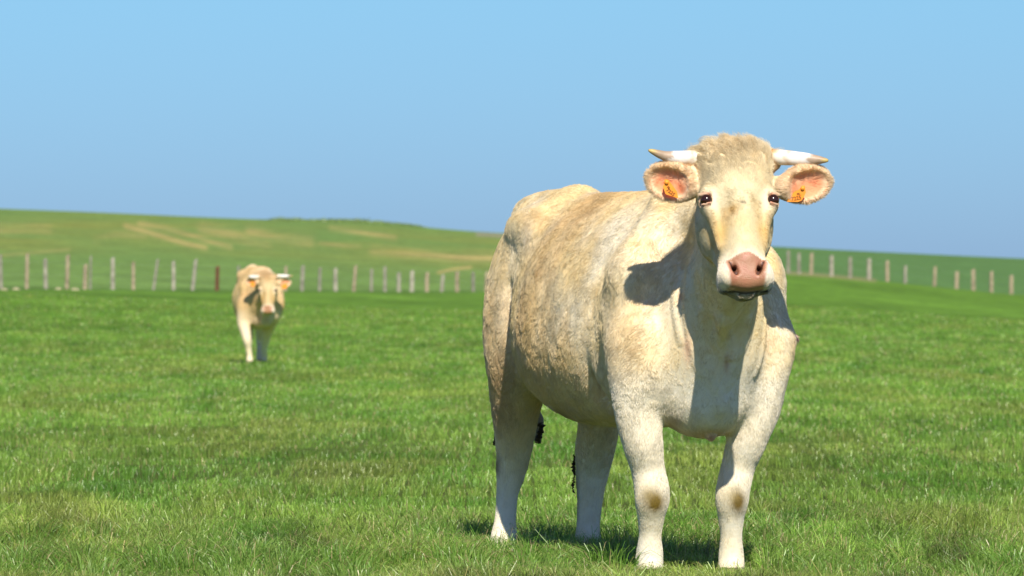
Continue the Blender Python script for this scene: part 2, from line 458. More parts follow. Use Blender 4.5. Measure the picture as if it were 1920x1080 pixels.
# ------------------------------------------------------------------ implicit body modelling
class Sdf:
    def __init__(self): self.ops = []
    def add(self, fn, lo, hi, k, mode='u'): self.ops.append((fn, np.asarray(lo, float), np.asarray(hi, float), k, mode))
    def cap(self, a, b, ra, rb, k=0.03, mode='u'):
        a = np.asarray(a, float); b = np.asarray(b, float); ba = b - a; L2 = max(ba @ ba, 1e-9)
        def fn(p):
            t = np.clip((p - a) @ ba / L2, 0, 1)
            return np.linalg.norm(p - a - t[:, None] * ba, axis=1) - (ra + (rb - ra) * t)
        r = max(ra, rb)
        self.add(fn, np.minimum(a, b) - r, np.maximum(a, b) + r, k, mode)
    def chain(self, pts, k=0.03, mode='u'):
        """one tapering limb along a smooth curve through the joints"""
        P0 = np.array([p for p, r in pts], float); r0 = np.array([r for p, r in pts], float)
        n = len(P0)
        if n > 2:
            t = np.concatenate([[0], np.cumsum(np.linalg.norm(np.diff(P0, axis=0), axis=1))]); tq = np.linspace(0, t[-1], (n - 1) * 7 + 1)
            C = np.stack([_pchip(t, P0[:, i], tq) for i in range(3)], 1); rr = _pchip(t, r0, tq)
        else: C, rr = P0, r0
        segs = [(C[i], C[i + 1] - C[i], max((C[i + 1] - C[i]) @ (C[i + 1] - C[i]), 1e-9), rr[i], rr[i + 1]) for i in range(len(C) - 1)]
        def fn(p):
            acc = np.zeros(len(p)); beta = 260.0     # soft minimum: no rings where the pieces meet
            for a, ba, L2, ra, rb in segs:
                t = np.clip((p - a) @ ba / L2, 0, 1)
                dd = np.linalg.norm(p - a - t[:, None] * ba, axis=1) - (ra + (rb - ra) * t)
                acc += np.exp(-beta * np.clip(dd, -1.5, 1.5))
            return -np.log(acc) / beta + 0.003
        m = rr.max(); self.add(fn, C.min(0) - m, C.max(0) + m, k, mode)
    def ell(self, c, r, R=None, k=0.03, mode='u'):
        c = np.asarray(c, float); r = np.asarray(r, float); R = np.eye(3) if R is None else R   # rows of R: local axes
        def fn(p):
            q = (p - c) @ R.T
            k0 = np.linalg.norm(q / r, axis=1); k1 = np.linalg.norm(q / (r * r), axis=1) + 1e-9
            return k0 * (k0 - 1) / k1
        m = r.max(); self.add(fn, c - m, c + m, k, mode)
    def loft(self, O, R, st, k=0.03, lo=None, hi=None, power=2.3):
        """st rows: s, top, bottom, halfwidth, egg ; local = R@(p-O): (s, side, up)"""
        st = np.asarray(st, float); st = st[np.argsort(st[:, 0])]
        ss = np.linspace(st[0, 0], st[-1, 0], 240)
        tab = np.stack([_pchip(st[:, 0], st[:, j], ss) for j in range(1, st.shape[1])], 1)
        s0, s1 = ss[0], ss[-1]
        def fn(p):
            q = (p - O) @ R.T
            s = np.clip(q[:, 0], s0, s1)
            top, bot, w, egg = [np.interp(s, ss, tab[:, j]) for j in range(4)]
            zc = (top + bot) / 2; hh = (top - bot) / 2
            zz = (q[:, 2] - zc) / hh
            we = w * (1 - egg * np.clip(zz, -1, 1))
            yy = q[:, 1] / we
            kk = (np.abs(yy) ** power + np.abs(zz) ** power) ** (1 / power)
            r = np.hypot(q[:, 1], q[:, 2] - zc)
            dr = np.where(kk > 0.05, r * (1 - 1 / np.maximum(kk, 0.05)), -np.minimum(w, hh))
            dr = np.maximum(dr, -0.5)
            ds = np.abs(q[:, 0] - s)
            return np.where(ds > 0, np.hypot(ds, np.maximum(dr, 0)), dr)
        if lo is None:
            c = []
            for a in (s0, s1):
                for b in (-0.6, 0.6):
                    for e in (st[:, 2].min(), st[:, 1].max()): c.append(O + R.T @ np.array([a, b, e]))
            c = np.array(c); lo, hi = c.min(0), c.max(0)
        self.add(fn, lo, hi, k, 'u')
    def __call__(self, P):
        F = np.full(len(P), 0.5)
        for fn, lo, hi, k, mode in self.ops:
            pad = k + 0.05
            m = np.all((P > lo - pad) & (P < hi + pad), axis=1)
            if not m.any(): continue
            a = F[m]; b = fn(P[m])
            if mode == 'u':
                h = np.maximum(k - np.abs(a - b), 0) / k
                F[m] = np.minimum(a, b) - h * h * k / 4
            elif mode == 's':
                b = -b
                h = np.maximum(k - np.abs(a - b), 0) / k
                F[m] = np.maximum(a, b) + h * h * k / 4
        return F

def _pchip(x, y, xq):
    h = np.diff(x); dl = np.diff(y) / h
    d = np.zeros(len(x)); d[0] = dl[0]; d[-1] = dl[-1]
    for i in range(1, len(x) - 1):
        if dl[i - 1] * dl[i] > 0:
            w1 = 2 * h[i] + h[i - 1]; w2 = h[i] + 2 * h[i - 1]
            d[i] = (w1 + w2) / (w1 / dl[i - 1] + w2 / dl[i])
    i = np.clip(np.searchsorted(x, xq) - 1, 0, len(h) - 1)
    t = (xq - x[i]) / h[i]
    return ((2 * t**3 - 3 * t**2 + 1) * y[i] + (t**3 - 2 * t**2 + t) * h[i] * d[i] + (-2 * t**3 + 3 * t**2) * y[i + 1] + (t**3 - t**2) * h[i] * d[i + 1])

def polygonise(sdf, lo, hi, h, cf=4):
    """coarse pass to find the shell, fine pass inside it, then surface nets"""
    H = h * cf
    nc = np.ceil((np.asarray(hi) - lo) / H).astype(int)
    ax = [lo[i] + H * np.arange(nc[i] + 1) for i in range(3)]
    G = np.stack(np.meshgrid(*ax, indexing='ij'), -1).reshape(-1, 3)
    Fc = sdf(G).reshape(nc + 1)
    near = np.abs(Fc) < 1.8 * H
    s = Fc < 0
    act = np.zeros(nc, bool); neg = np.ones(nc, bool)
    anyn = np.zeros(nc, bool)
    for dx in (0, 1):
        for dy in (0, 1):
            for dz in (0, 1):
                sl = (slice(dx, dx + nc[0]), slice(dy, dy + nc[1]), slice(dz, dz + nc[2]))
                act |= near[sl]; neg &= s[sl]; anyn |= s[sl]
    act |= (anyn & ~neg)
    nf = nc * cf
    F = np.where(np.repeat(np.repeat(np.repeat(neg, cf, 0), cf, 1), cf, 2), -1.0, 1.0).astype(np.float32)
    F = np.pad(F, ((0, 1), (0, 1), (0, 1)), mode='edge')
    A = np.repeat(np.repeat(np.repeat(act, cf, 0), cf, 1), cf, 2)
    Ap = np.zeros(F.shape, bool)
    for dx in (0, 1):
        for dy in (0, 1):
            for dz in (0, 1):
                Ap[dx:dx + nf[0], dy:dy + nf[1], dz:dz + nf[2]] |= A
    I = np.argwhere(Ap)
    vals = np.empty(len(I), np.float32)
    for a in range(0, len(I), 1500000):
        vals[a:a + 1500000] = sdf(lo + I[a:a + 1500000] * h)
    F[I[:, 0], I[:, 1], I[:, 2]] = vals
    # surface nets
    S = F < 0
    mix = np.zeros(nf, np.int8)
    for dx in (0, 1):
        for dy in (0, 1):
            for dz in (0, 1): mix += S[dx:dx + nf[0], dy:dy + nf[1], dz:dz + nf[2]]
    cell = np.argwhere((mix > 0) & (mix < 8))
    vid = np.full(nf, -1, np.int32); vid[cell[:, 0], cell[:, 1], cell[:, 2]] = np.arange(len(cell))
    acc = np.zeros((len(cell), 3)); cnt = np.zeros(len(cell))
    corners = [(a, b, c) for a in (0, 1) for b in (0, 1) for c in (0, 1)]
    for i, ca in enumerate(corners):
        for cb in corners[i + 1:]:
            if sum(abs(p - q) for p, q in zip(ca, cb)) != 1: continue
            fa = F[cell[:, 0] + ca[0], cell[:, 1] + ca[1], cell[:, 2] + ca[2]]
            fb = F[cell[:, 0] + cb[0], cell[:, 1] + cb[1], cell[:, 2] + cb[2]]
            m = (fa < 0) != (fb < 0)
            t = np.where(m, fa / np.where(m, fa - fb, 1), 0)
            p = np.array(ca) + t[:, None] * (np.array(cb) - np.array(ca))
            acc[m] += p[m]; cnt[m] += 1
    V = lo + (cell + acc / cnt[:, None]) * h
    quads = []
    for axis in range(3):
        sl0 = [slice(1, nf[i]) for i in range(3)]; sl1 = list(sl0)
        sl0[axis] = slice(0, nf[axis]); sl1[axis] = slice(1, nf[axis] + 1)
        a = S[tuple(sl0)]; b = S[tuple(sl1)]
        e = np.argwhere(a != b)
        off = np.array([1 if i != axis else 0 for i in range(3)])
        e = e + off
        flip = ~S[e[:, 0], e[:, 1], e[:, 2]]
        u, v = [(1, 2), (2, 0), (0, 1)][axis]
        du = np.zeros(3, int); du[u] = 1; dv = np.zeros(3, int); dv[v] = 1
        q = []
        for c in (e - du - dv, e - dv, e, e - du):
            q.append(vid[c[:, 0], c[:, 1], c[:, 2]])
        q = np.stack(q, 1)
        q[flip] = q[flip][:, ::-1]
        quads.append(q)
    Q = np.concatenate(quads)
    Q = Q[(Q >= 0).all(1)]
    # normals by finite difference of the field
    e = h * 0.8
    N = np.stack([sdf(V + np.eye(3)[i] * e) - sdf(V - np.eye(3)[i] * e) for i in range(3)], 1)
    N /= np.linalg.norm(N, axis=1)[:, None] + 1e-9
    return V, Q, N

def fur(name, V, Q, N, col, leng, flow, dens, count, mat, parent, seed=1, rad=0.00055, curl=None, mess=None, lift=0.6, clumpf=45.0, seg=4):
    r = np.random.default_rng(seed)
    T = np.concatenate([Q[:, [0, 1, 2]], Q[:, [0, 2, 3]]])
    A = np.linalg.norm(np.cross(V[T[:, 1]] - V[T[:, 0]], V[T[:, 2]] - V[T[:, 0]]), axis=1)
    w = A * dens[T].mean(1)
    cdf = np.cumsum(w); cdf /= cdf[-1]
    t = np.searchsorted(cdf, r.random(count)); t = np.clip(t, 0, len(T) - 1)
    b = r.random((count, 2)); fl = b.sum(1) > 1; b[fl] = 1 - b[fl]
    bw = np.stack([1 - b.sum(1), b[:, 0], b[:, 1]], 1)
    tri = T[t]
    def it(a): return (a[tri] * (bw if a.ndim == 1 else bw[:, :, None])).sum(1)
    root = it(V); nn = it(N); c = it(col); L = it(leng); fw = it(flow)
    nn /= np.linalg.norm(nn, axis=1)[:, None] + 1e-9
    j = vec_noise(root, clumpf, 5) * 0.7 + vec_noise(root, clumpf * 0.3, 9) * 0.8 + vec_noise(root, clumpf * 3.0, 19) * 0.35 + r.normal(0, 0.09, (count, 3))
    fw = fw + j * it(mess)[:, None]
    fw -= nn * (fw * nn).sum(1)[:, None]
    fw /= np.linalg.norm(fw, axis=1)[:, None] + 1e-9
    L = L * (0.65 + 0.6 * r.random(count)) * (1 + 0.35 * vnoise(root, clumpf * 0.8, 77))
    ts = np.linspace(0, 1, seg)
    pts = np.empty((count, seg, 3))
    lf = lift * (0.7 + 0.6 * r.random(count))
    side = np.cross(nn, fw)
    for i, tt in enumerate(ts):
        along = tt * (1 - 0.25 * lf * (1 - tt))
        up = lf * (tt - 0.62 * tt * tt)
        p = root + L[:, None] * (fw * along[:, None] + nn * up[:, None]) - nn * 0.001
        if curl is not None:
            cu = it(curl); ph = vnoise(root, clumpf * 0.7, 31) * 6
            p = p + (side * np.sin(ph + tt * 7)[:, None] + nn * np.cos(ph + tt * 7)[:, None]) * (cu * L * 0.34 * tt)[:, None]
        pts[:, i] = p
    rr = np.empty((count, seg)); base = rad * (0.7 + 0.6 * r.random(count))
    for i, tt in enumerate(ts): rr[:, i] = base * (1 - 0.85 * tt ** 1.5)
    c = c * (0.90 + 0.20 * r.random(count))[:, None] * (1 + 0.10 * vnoise(root, clumpf * 1.1, 91) + 0.05 * vnoise(root, clumpf * 0.45, 92))[:, None]
    hc = bpy.data.hair_curves.new(name)
    hc.add_curves([seg] * count)
    hc.attributes['position'].data.foreach_set('vector', pts.astype(np.float32).ravel())
    ra = hc.attributes.get('radius') or hc.attributes.new('radius', 'FLOAT', 'POINT')
    ra.data.foreach_set('value', rr.astype(np.float32).ravel())
    ca = hc.attributes.new('col', 'FLOAT_COLOR', 'CURVE')
    c4 = np.ones((count, 4), np.float32); c4[:, :3] = np.clip(c, 0, 1)
    ca.data.foreach_set('color', c4.ravel())
    hc.materials.append(mat)
    o = bpy.data.objects.new(name, hc); COL.objects.link(o)
    adopt(o, parent)
    return o

def tube(name, pts, rads, mat, parent, seg=20, colf=None, flat=None):
    pts = np.asarray(pts, float); V = []; C = []
    t = np.gradient(pts, axis=0); t /= np.linalg.norm(t, axis=1)[:, None]
    ref = np.array([0.1, 0.3, 0.95])
    for i, p in enumerate(pts):
        a = np.cross(t[i], ref); a /= np.linalg.norm(a); b = np.cross(t[i], a)
        for k in range(seg):
            th = 2 * np.pi * k / seg
            V.append(p + rads[i] * (a * math.cos(th) + b * math.sin(th) * (flat if flat else 1)))
            C.append(colf(i / (len(pts) - 1), th, V[-1]) if colf else (1, 1, 1))
    n = len(pts); V.append(pts[-1]); C.append(C[-1]); V.append(pts[0]); C.append(C[0])
    Q = [[i * seg + k, i * seg + (k + 1) % seg, (i + 1) * seg + (k + 1) % seg, (i + 1) * seg + k] for i in range(n - 1) for k in range(seg)]
    T = [[(n - 1) * seg + k, (n - 1) * seg + (k + 1) % seg, n * seg] for k in range(seg)] + [[(k + 1) % seg, k, n * seg + 1] for k in range(seg)]
    return mesh_np(name, np.array(V), [np.array(Q), np.array(T)], mat, parent, col=np.array(C) if colf else None)

def unit(v):
    v = np.asarray(v, float); return v / np.linalg.norm(v)

TORSO = [(0.30, 0.98, 0.80, 0.06, 0), (0.26, 1.07, 0.72, 0.13, 0), (0.18, 1.10, 0.64, 0.175, 0.05), (0.08, 1.21, 0.58, 0.215, 0.12),
         (-0.08, 1.335, 0.56, 0.265, 0.22), (-0.3, 1.37, 0.545, 0.31, 0.20), (-0.5, 1.36, 0.53, 0.33, 0.16), (-0.75, 1.36, 0.53, 0.332, 0.14),
         (-1.0, 1.365, 0.57, 0.295, 0.16), (-1.2, 1.38, 0.63, 0.245, 0.18), (-1.4, 1.38, 0.72, 0.220, 0.22), (-1.56, 1.345, 0.80, 0.155, 0.12),
         (-1.66, 1.24, 0.92, 0.09, 0), (-1.69, 1.15, 1.0, 0.04, 0)]

def build_cow(name, spec, h, hair_n, hair_rad, hair_scale, detail):
    th = spec['heading']; f = np.array([math.sin(th), -math.cos(th), 0]); g = np.array([math.cos(th), math.sin(th), 0]); up = np.array([0, 0, 1.0])
    O = np.asarray(spec['origin'], float); R = np.stack([f, g, up])
    B = lambda s, y, z: O + f * s + g * y + up * z
    S = Sdf()
    ws = spec.get('wscale', 1.0)
    st = [(s, t, b, w * ws, e) for s, t, b, w, e in TORSO]
    S.loft(O, R, st)
    # hip bones, rump muscle, tail head
    for sg in (-1, 1):
        S.ell(B(-1.20, sg * 0.155 * ws, 1.28), (0.13, 0.065, 0.055), R, 0.14)
        S.ell(B(-1.36, sg * 0.105 * ws, 0.98), (0.19, 0.12, 0.25), R, 0.10)
        S.ell(B(-0.08, (0.245 if sg > 0 else -0.216) * ws, 0.94 + (0.04 if sg > 0 else 0)), (0.14, 0.10, 0.25), R, 0.06)      # shoulder
        S.ell(B(0.035, sg * 0.215 * ws, 0.80), (0.11, 0.09, 0.18), R, 0.06)      # point of shoulder
        S.cap(B(-0.08, sg * 0.10, 1.33), B(-0.04, sg * 0.2, 1.1), 0.05, 0.10, 0.08)
    S.ell(B(0.07, 0, 0.64), (0.16, 0.15, 0.13), R, 0.08)                         # brisket
    S.cap(B(-1.1, 0, 1.365), B(-1.60, 0, 1.345), 0.05, 0.05, 0.10)
    S.cap(B(0.0, 0, 1.33), B(-1.1, 0, 1.335), 0.045, 0.045, 0.12)
    # legs
    for leg in spec['legs']:
        pts = [(np.asarray(p), r) for p, r in leg['pts']]
        pts = [(p, r * spec.get('legfat', 1.0)) for p, r in pts]
        S.chain(pts, leg.get('k0', 0.10))
    # neck
    for ch in spec['neck']:
        S.chain([(np.asarray(p), r) for p, r in ch['pts']], ch['k'])
    # head
    H0 = np.asarray(spec['eye_mid'], float)
    zl = unit(spec['face_up']); xl = unit(np.cross(np.asarray(spec['face_front'], float), zl)) * -1
    # xl must point to the viewer's right (+X)
    if xl[0] < 0: xl = -xl
    yl = np.cross(zl, xl)
    if yl[1] > 0: yl = -yl
    HR = np.stack([zl, xl, yl])
    Hp = lambda x, y, z: H0 + xl * x + yl * y + zl * z
    HS = [(0.233, -0.03, -0.11, 0.06, 0), (0.222, 0.0, -0.14, 0.094, 0), (0.19, 0.025, -0.17, 0.115, 0), (0.13, 0.045, -0.20, 0.130, 0.0), (0.06, 0.05, -0.23, 0.128, 0.0),
          (0.0, 0.048, -0.25, 0.122, 0.08), (-0.05, 0.044, -0.25, 0.112, 0.14), (-0.10, 0.042, -0.235, 0.099, 0.12), (-0.15, 0.040, -0.20, 0.088, 0.08), (-0.20, 0.042, -0.165, 0.082, 0.04),
          (-0.245, 0.044, -0.135, 0.087, -0.02), (-0.285, 0.036, -0.11, 0.094, -0.06), (-0.312, 0.022, -0.09, 0.094, -0.08), (-0.328, 0.006, -0.075, 0.086, 0), (-0.338, -0.012, -0.06, 0.062, 0), (-0.342, -0.025, -0.05, 0.03, 0)]
    hc = H0 - zl * 0.05 - yl * 0.1
    S.loft(H0, HR, HS, k=0.04, lo=hc - 0.42, hi=hc + 0.42, power=2.5)
    for sg in (-1, 1):
        S.ell(Hp(sg * 0.113, -0.012, 0.012), (0.052, 0.028, 0.040), HR, 0.03)       # orbit rim
        S.ell(Hp(sg * 0.080, -0.14, -0.03), (0.10, 0.045, 0.095), HR, 0.05)           # jaw muscle
        S.cap(Hp(sg * 0.092, -0.01, -0.05), Hp(sg * 0.072, -0.02, -0.16), 0.018, 0.012, 0.03)  # cheek crest
        S.ell(Hp(sg * 0.064, 0.008, -0.298), (0.040, 0.030, 0.042), HR, 0.025)       # side of muzzle
        S.cap(Hp(sg * 0.10, -0.06, 0.185), Hp(sg * 0.135, -0.064, 0.187), 0.038, 0.027, 0.03)  # horn core
    S.ell(Hp(0, -0.045, 0.196), (0.045, 0.108, 0.075), HR, 0.05)                      # poll
    S.cap(Hp(0, 0.028, 0.0), Hp(0, 0.030, -0.24), 0.030, 0.028, 0.05)                # nose bridge
    if detail:
        for sg in (-1, 1):
            S.ell(Hp(sg * 0.075, 0.060, -0.035), (0.075, 0.020, 0.020), HR, 0.03, 's')     # hollow in front of the eye
            S.ell(Hp(sg * 0.126, 0.022, 0.0), (0.0180, 0.022, 0.028), HR, 0.008, 's')     # eye opening
            S.cap(Hp(sg * 0.140, 0.014, 0.021), Hp(sg * 0.104, 0.032, 0.018), 0.005, 0.005, 0.012)  # upper lid
            S.cap(Hp(sg * 0.136, 0.016, -0.019), Hp(sg * 0.104, 0.030, -0.017), 0.003, 0.003, 0.012)  # lower lid
    # nose pad and lips
    S.ell(Hp(0, 0.002, -0.297), (0.048, 0.068, 0.038), HR, 0.03)
    S.ell(Hp(0, -0.045, -0.330), (0.024, 0.044, 0.034), HR, 0.012)                   # lower lip
    S.ell(Hp(0, -0.085, -0.290), (0.045, 0.05, 0.040), HR, 0.04)
    if detail:
        for sg in (-1, 1):
            S.chain([(Hp(sg * 0.060, 0.046, -0.256), 0.005), (Hp(sg * 0.050, 0.044, -0.280), 0.0085), (Hp(sg * 0.037, 0.036, -0.302), 0.0075)], 0.008, 's')
            S.cap(Hp(sg * 0.048, 0.044, -0.283), Hp(sg * 0.035, -0.01, -0.27), 0.009, 0.009, 0.008, 's')
            S.chain([(Hp(sg * 0.070, 0.036, -0.255), 0.006), (Hp(sg * 0.066, 0.034, -0.290), 0.009), (Hp(sg * 0.052, 0.026, -0.318), 0.006)], 0.012)
        S.chain([(Hp(-0.088, -0.034, -0.340), 0.004), (Hp(-0.045, -0.020, -0.350), 0.004), (Hp(0.045, -0.020, -0.350), 0.004), (Hp(0.088, -0.034, -0.340), 0.004)], 0.008, 's')   # mouth line
    # ears
    earinfo = []
    for e in spec['ears']:
        c = np.asarray(e['c'], float); a = unit(e['axis']); nrm = np.asarray(e['n'], float); nrm = unit(nrm - a * (nrm @ a)); b = np.cross(nrm, a)
        if b[2] < 0: b = -b
        ER = np.stack([a, b, nrm]); L, Wd = e['L'], e['W']
        es = Sdf()
        es.ell(c, (L, Wd, 0.030), ER, 0.02)
        es.ell(c + a * (-0.10 * L) + b * 0.10 * Wd, (L * 0.9, Wd * 0.9, 0.034), ER, 0.02)
        es.ell(c + a * 0.06 * L + nrm * 0.026 - b * 0.06 * Wd, (L * 0.86, Wd * 0.80, 0.034), ER, 0.012, 's')
        es.cap(c - a * L * 0.72, np.asarray(e['root']), Wd * 0.42, Wd * 0.50, 0.03)
        m = L + 0.02
        S.add(es, np.minimum(c - m, e['root']), np.maximum(c + m, e['root']), 0.02)
        earinfo.append((c, ER, L, Wd))
    for fn in spec.get('extra', []): fn(S, B, Hp, HR)

    lo, hi = spec['lo'], spec['hi']
    V, Q, N = polygonise(S, np.asarray(lo, float), np.asarray(hi, float), h)
    # keep everything above the soles
    # ---------------- coat pattern
    n = len(V)
    q = (V - O) @ R.T; s, y, z = q[:, 0], q[:, 1], q[:, 2]
    hq = (V - H0) @ np.stack([xl, yl, zl]).T
    hx, hy, hz = hq[:, 0], hq[:, 1], hq[:, 2]
    head = (sstep(-0.30, -0.22, hy) * (hz > -0.45) * (hz < 0.4) * (np.abs(hx) < 0.34)).astype(float)
    ear = np.zeros(n); inner = np.zeros(n); eu = np.zeros(n); ev = np.zeros(n)
    earflow = np.zeros((n, 3))
    for c, ER, L, Wd in earinfo:
        e = (V - c) @ ER.T
        m = (np.abs(e[:, 0]) < L * 1.12) & (np.abs(e[:, 1]) < Wd * 1.25) & (np.abs(e[:, 2]) < 0.06) & (np.abs(hx) > 0.128)
        ear = np.maximum(ear, m)
        ins = m & ((N @ ER[2]) > 0.1) & ((e[:, 0] / L) ** 2 + (e[:, 1] / Wd) ** 2 < 0.85)
        rr = (e[:, 0] / L - 0.02) ** 2 + (e[:, 1] / Wd + 0.12) ** 2
        inner = np.where(ins, np.maximum(inner, 1 - sstep(0.22, 0.62, rr)), inner)
        eu = np.where(m, e[:, 0] / L, eu); ev = np.where(m, e[:, 1] / Wd, ev)
        out = ER[0][None] * (e[:, 0] / L)[:, None] * 0.9 + ER[1][None] * (e[:, 1] / Wd)[:, None]
        earflow = np.where(m[:, None], out, earflow)
        spec.setdefault('_e', []).append((c, ER, L, Wd))
    cream = np.array([0.95, 0.785, 0.45]); white = np.array([0.93, 0.87, 0.71]); tan = np.array([0.93, 0.68, 0.31]); brown = np.array([0.66, 0.44, 0.18])
    V2 = V * np.array([1, 1, 0.75])
    n1 = fbm(V2, 3.0, 3, 3); n2 = fbm(V2, 5.5, 13, 3) * 0.8; n3 = fbm(V * np.array([1.6, 1.6, 0.8]), 11, 23, 3) * 0.6
    col = np.tile(cream, (n, 1))
    col = mixc(col, white, np.clip(0.26 + 1.5 * n2, 0, 0.85))
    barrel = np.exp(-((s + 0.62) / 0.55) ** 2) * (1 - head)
    col = mixc(col, tan, np.clip(barrel * (0.30 + 1.0 * n1 + 0.6 * n3), 0, 0.65))
    col = mixc(col, brown, np.clip(barrel * (1.7 * n1 + 0.9 * n2 - 0.42) , 0, 0.40))
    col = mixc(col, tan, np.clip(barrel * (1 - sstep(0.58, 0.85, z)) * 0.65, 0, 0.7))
    col = mixc(col, tan, np.clip((1 - barrel) * (0.12 + 0.7 * n1 + 0.3 * n2) * (1 - head), 0, 0.45))
    chest = sstep(0.10, 0.28, s) * (1 - sstep(0.95, 1.15, z)) * (1 - head)
    col = mixc(col, white, np.clip(sstep(-0.12, 0.02, s) * (1 - head) * (1 - sstep(0.66, 0.86, z)), 0, 0.95))
    legz = 1 - sstep(0.26, 0.80, z + 0.10 * n1)
    col = mixc(col, white * np.array([0.99, 0.98, 0.96]), legz * 0.9)
    col = mixc(col, cream, np.clip(legz * (0.05 + 0.8 * n2), 0, 0.4))
    # face
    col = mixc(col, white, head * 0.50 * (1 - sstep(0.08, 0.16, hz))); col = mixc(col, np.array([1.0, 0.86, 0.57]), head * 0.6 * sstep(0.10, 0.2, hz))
    for hxx, hyy, hzz, rx, ry, am, cc in ((-0.075, 0.03, -0.12, 0.034, 0.06, 0.9, tan), (0.075, 0.03, -0.12, 0.032, 0.06, 0.8, tan), (0, 0.05, 0.16, 0.10, 0.07, 0.35, np.array([0.72, 0.55, 0.28])),
                                          (-0.035, 0.05, -0.055, 0.022, 0.02, 1.0, brown), (0.045, 0.05, -0.03, 0.02, 0.03, 0.35, tan), (0.0, 0.05, -0.10, 0.03, 0.02, 0.3, tan), (0.0, -0.02, 0.25, 0.08, 0.05, 0.25, tan)):
        w = np.exp(-((hx - hxx) / rx) ** 2 - ((hz - hzz) / ry) ** 2) * head * (hy > -0.08)
        col = mixc(col, cc, np.clip(w * am * (1 + 0.8 * n3), 0, 1))
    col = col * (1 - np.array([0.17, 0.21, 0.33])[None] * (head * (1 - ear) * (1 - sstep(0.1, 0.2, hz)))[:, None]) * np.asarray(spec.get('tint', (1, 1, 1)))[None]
    under = head * (1 - sstep(-0.12, -0.05, hy)) * (1 - sstep(-0.22, -0.1, hz)) * 0
    muz = head * (1 - ear) * np.clip(sstep(-0.19, -0.25, hz) + 0.8 * np.exp(-(((np.abs(hx) - 0.105) / 0.03) ** 2 + ((hz + 0.005) / 0.035) ** 2)), 0, 1)
    col = mixc(col, np.array([1.00, 0.94, 0.83]), muz * 0.50)
    # ears
    col = mixc(col, np.array([0.96, 0.76, 0.50]), ear * 0.85)
    col = mixc(col, np.array([0.88, 0.36, 0.17]), np.clip(inner * 0.95 * (1 - 0.55 * sstep(-0.05, 0.35, ev)), 0, 0.9))
    pink = np.array([0.52, 0.220, 0.125])
    # nose pad
    # pad measured on the muzzle front, its outline follows the nostrils
    padz = hz + 0.55 * (hy - 0.0)       # runs down the front of the muzzle
    wpad = 0.004 + 0.003 * n3 + np.interp(hz, [-0.37, -0.335, -0.30, -0.262, -0.248, -0.238, -0.230], [0.050, 0.054, 0.062, 0.068, 0.058, 0.030, 0.0])
    pad = (sstep(0.006, -0.006, np.abs(hx) - wpad) * sstep(-0.020, -0.012, hy) * (hz < -0.228)) * (head > 0.5)
    lens = np.ones(n) * 0.021
    col = mixc(col, pink, pad); col = mixc(col, np.array([0.50, 0.26, 0.14]), np.clip(pad * (0.45 + 1.4 * fbm(V, 60, 41, 3)), 0, 0.85))
    col = mixc(col, np.array([0.44, 0.235, 0.13]), np.clip(pad * sstep(0.040, 0.0, hy) * 0.75, 0, 1))
    lip = head * (hz < -0.29) * (1 - sstep(-0.045, -0.018, hy)) * sstep(-0.16, -0.12, hy) * (1 - pad)
    col = mixc(col, np.array([0.42, 0.37, 0.19]), np.clip(lip * sstep(-0.29, -0.33, hz) * (0.8 + n3 * 0.6), 0, 0.85))
    nost = np.zeros(n)
    eyem = np.zeros(n)
    for sg in (-1, 1):
        for a, b, r in (((sg * 0.058, 0.040, -0.262), (sg * 0.049, 0.036, -0.280), 0.008), ((sg * 0.049, 0.036, -0.280), (sg * 0.038, 0.028, -0.300), 0.010), ((sg * 0.047, 0.030, -0.283), (sg * 0.035, -0.02, -0.27), 0.012)):
            a = np.array(a); b = np.array(b); ba = b - a
            t = np.clip((hq - a) @ ba / (ba @ ba), 0, 1)
            dd = np.linalg.norm(hq - a - t[:, None] * ba, axis=1)
            nost = np.maximum(nost, sstep(r, r * 0.55, dd))
        de = np.sqrt(((hx - sg * 0.124) / 1.0) ** 2 + ((hy - 0.02) / 1.3) ** 2 + hz ** 2)
        eyem = np.maximum(eyem, sstep(0.031, 0.023, de) * (0.55 + 0.45 * sstep(0.120, 0.108, sg * hx)))
    if detail:
        col = mixc(col, np.array([0.05, 0.015, 0.01]), nost * 0.9)
        col = mixc(col, np.array([0.58, 0.20, 0.11]), np.clip(eyem * 0.95, 0, 1))
        slit = np.exp(-((hy + 0.022 + 0.3 * np.clip(np.abs(hx) - 0.045, 0, 1)) / 0.006) ** 2) * (hz < -0.315) * (np.abs(hx) < 0.085) * head  # shade in the mouth crease, painted near black
        col = mixc(col, np.array([0.03, 0.02, 0.01]), np.clip(slit, 0, 1))
    # painted extras given as blobs in space, flank fold shade among them
    for p, rad, cc, am in spec.get('spots', []):
        dd = np.linalg.norm((V - np.asarray(p)) / np.asarray(rad), axis=1)
        col = mixc(col, np.asarray(cc), np.clip(np.exp(-dd ** 2 * 1.2) * am * (1 + 0.5 * n3), 0, 1))
    col = np.clip(col * 0.90, 0.005, 0.95)
    # ---------------- hair length, flow and density
    lens = 0.021 + 0.006 * n1
    lens = 0.010 + (lens - 0.010) * sstep(0.20, 0.62, z)
    neckm = np.clip(sstep(0.1, 0.25, s) * (1 - head), 0, 1)
    lens = lens * (1 - 0.45 * neckm)
    lens = lens * (1 - head) + head * (0.009 + 0.026 * sstep(0.10, 0.22, hz) + 0.010 * sstep(0.03, 0.12, hz))
    lens = np.where(ear > 0, 0.017, lens)
    lens = np.where((ear > 0) & (inner > 0.2), 0.011 + 0.020 * sstep(0.0, 0.4, ev), lens)
    lens = np.where((lip > 0.3), 0.014, lens)
    lens *= hair_scale
    dens = np.ones(n) * 1.0
    dens = np.where(head > 0.5, 2.6, dens)
    dens = np.where(ear > 0, 3.0, dens)
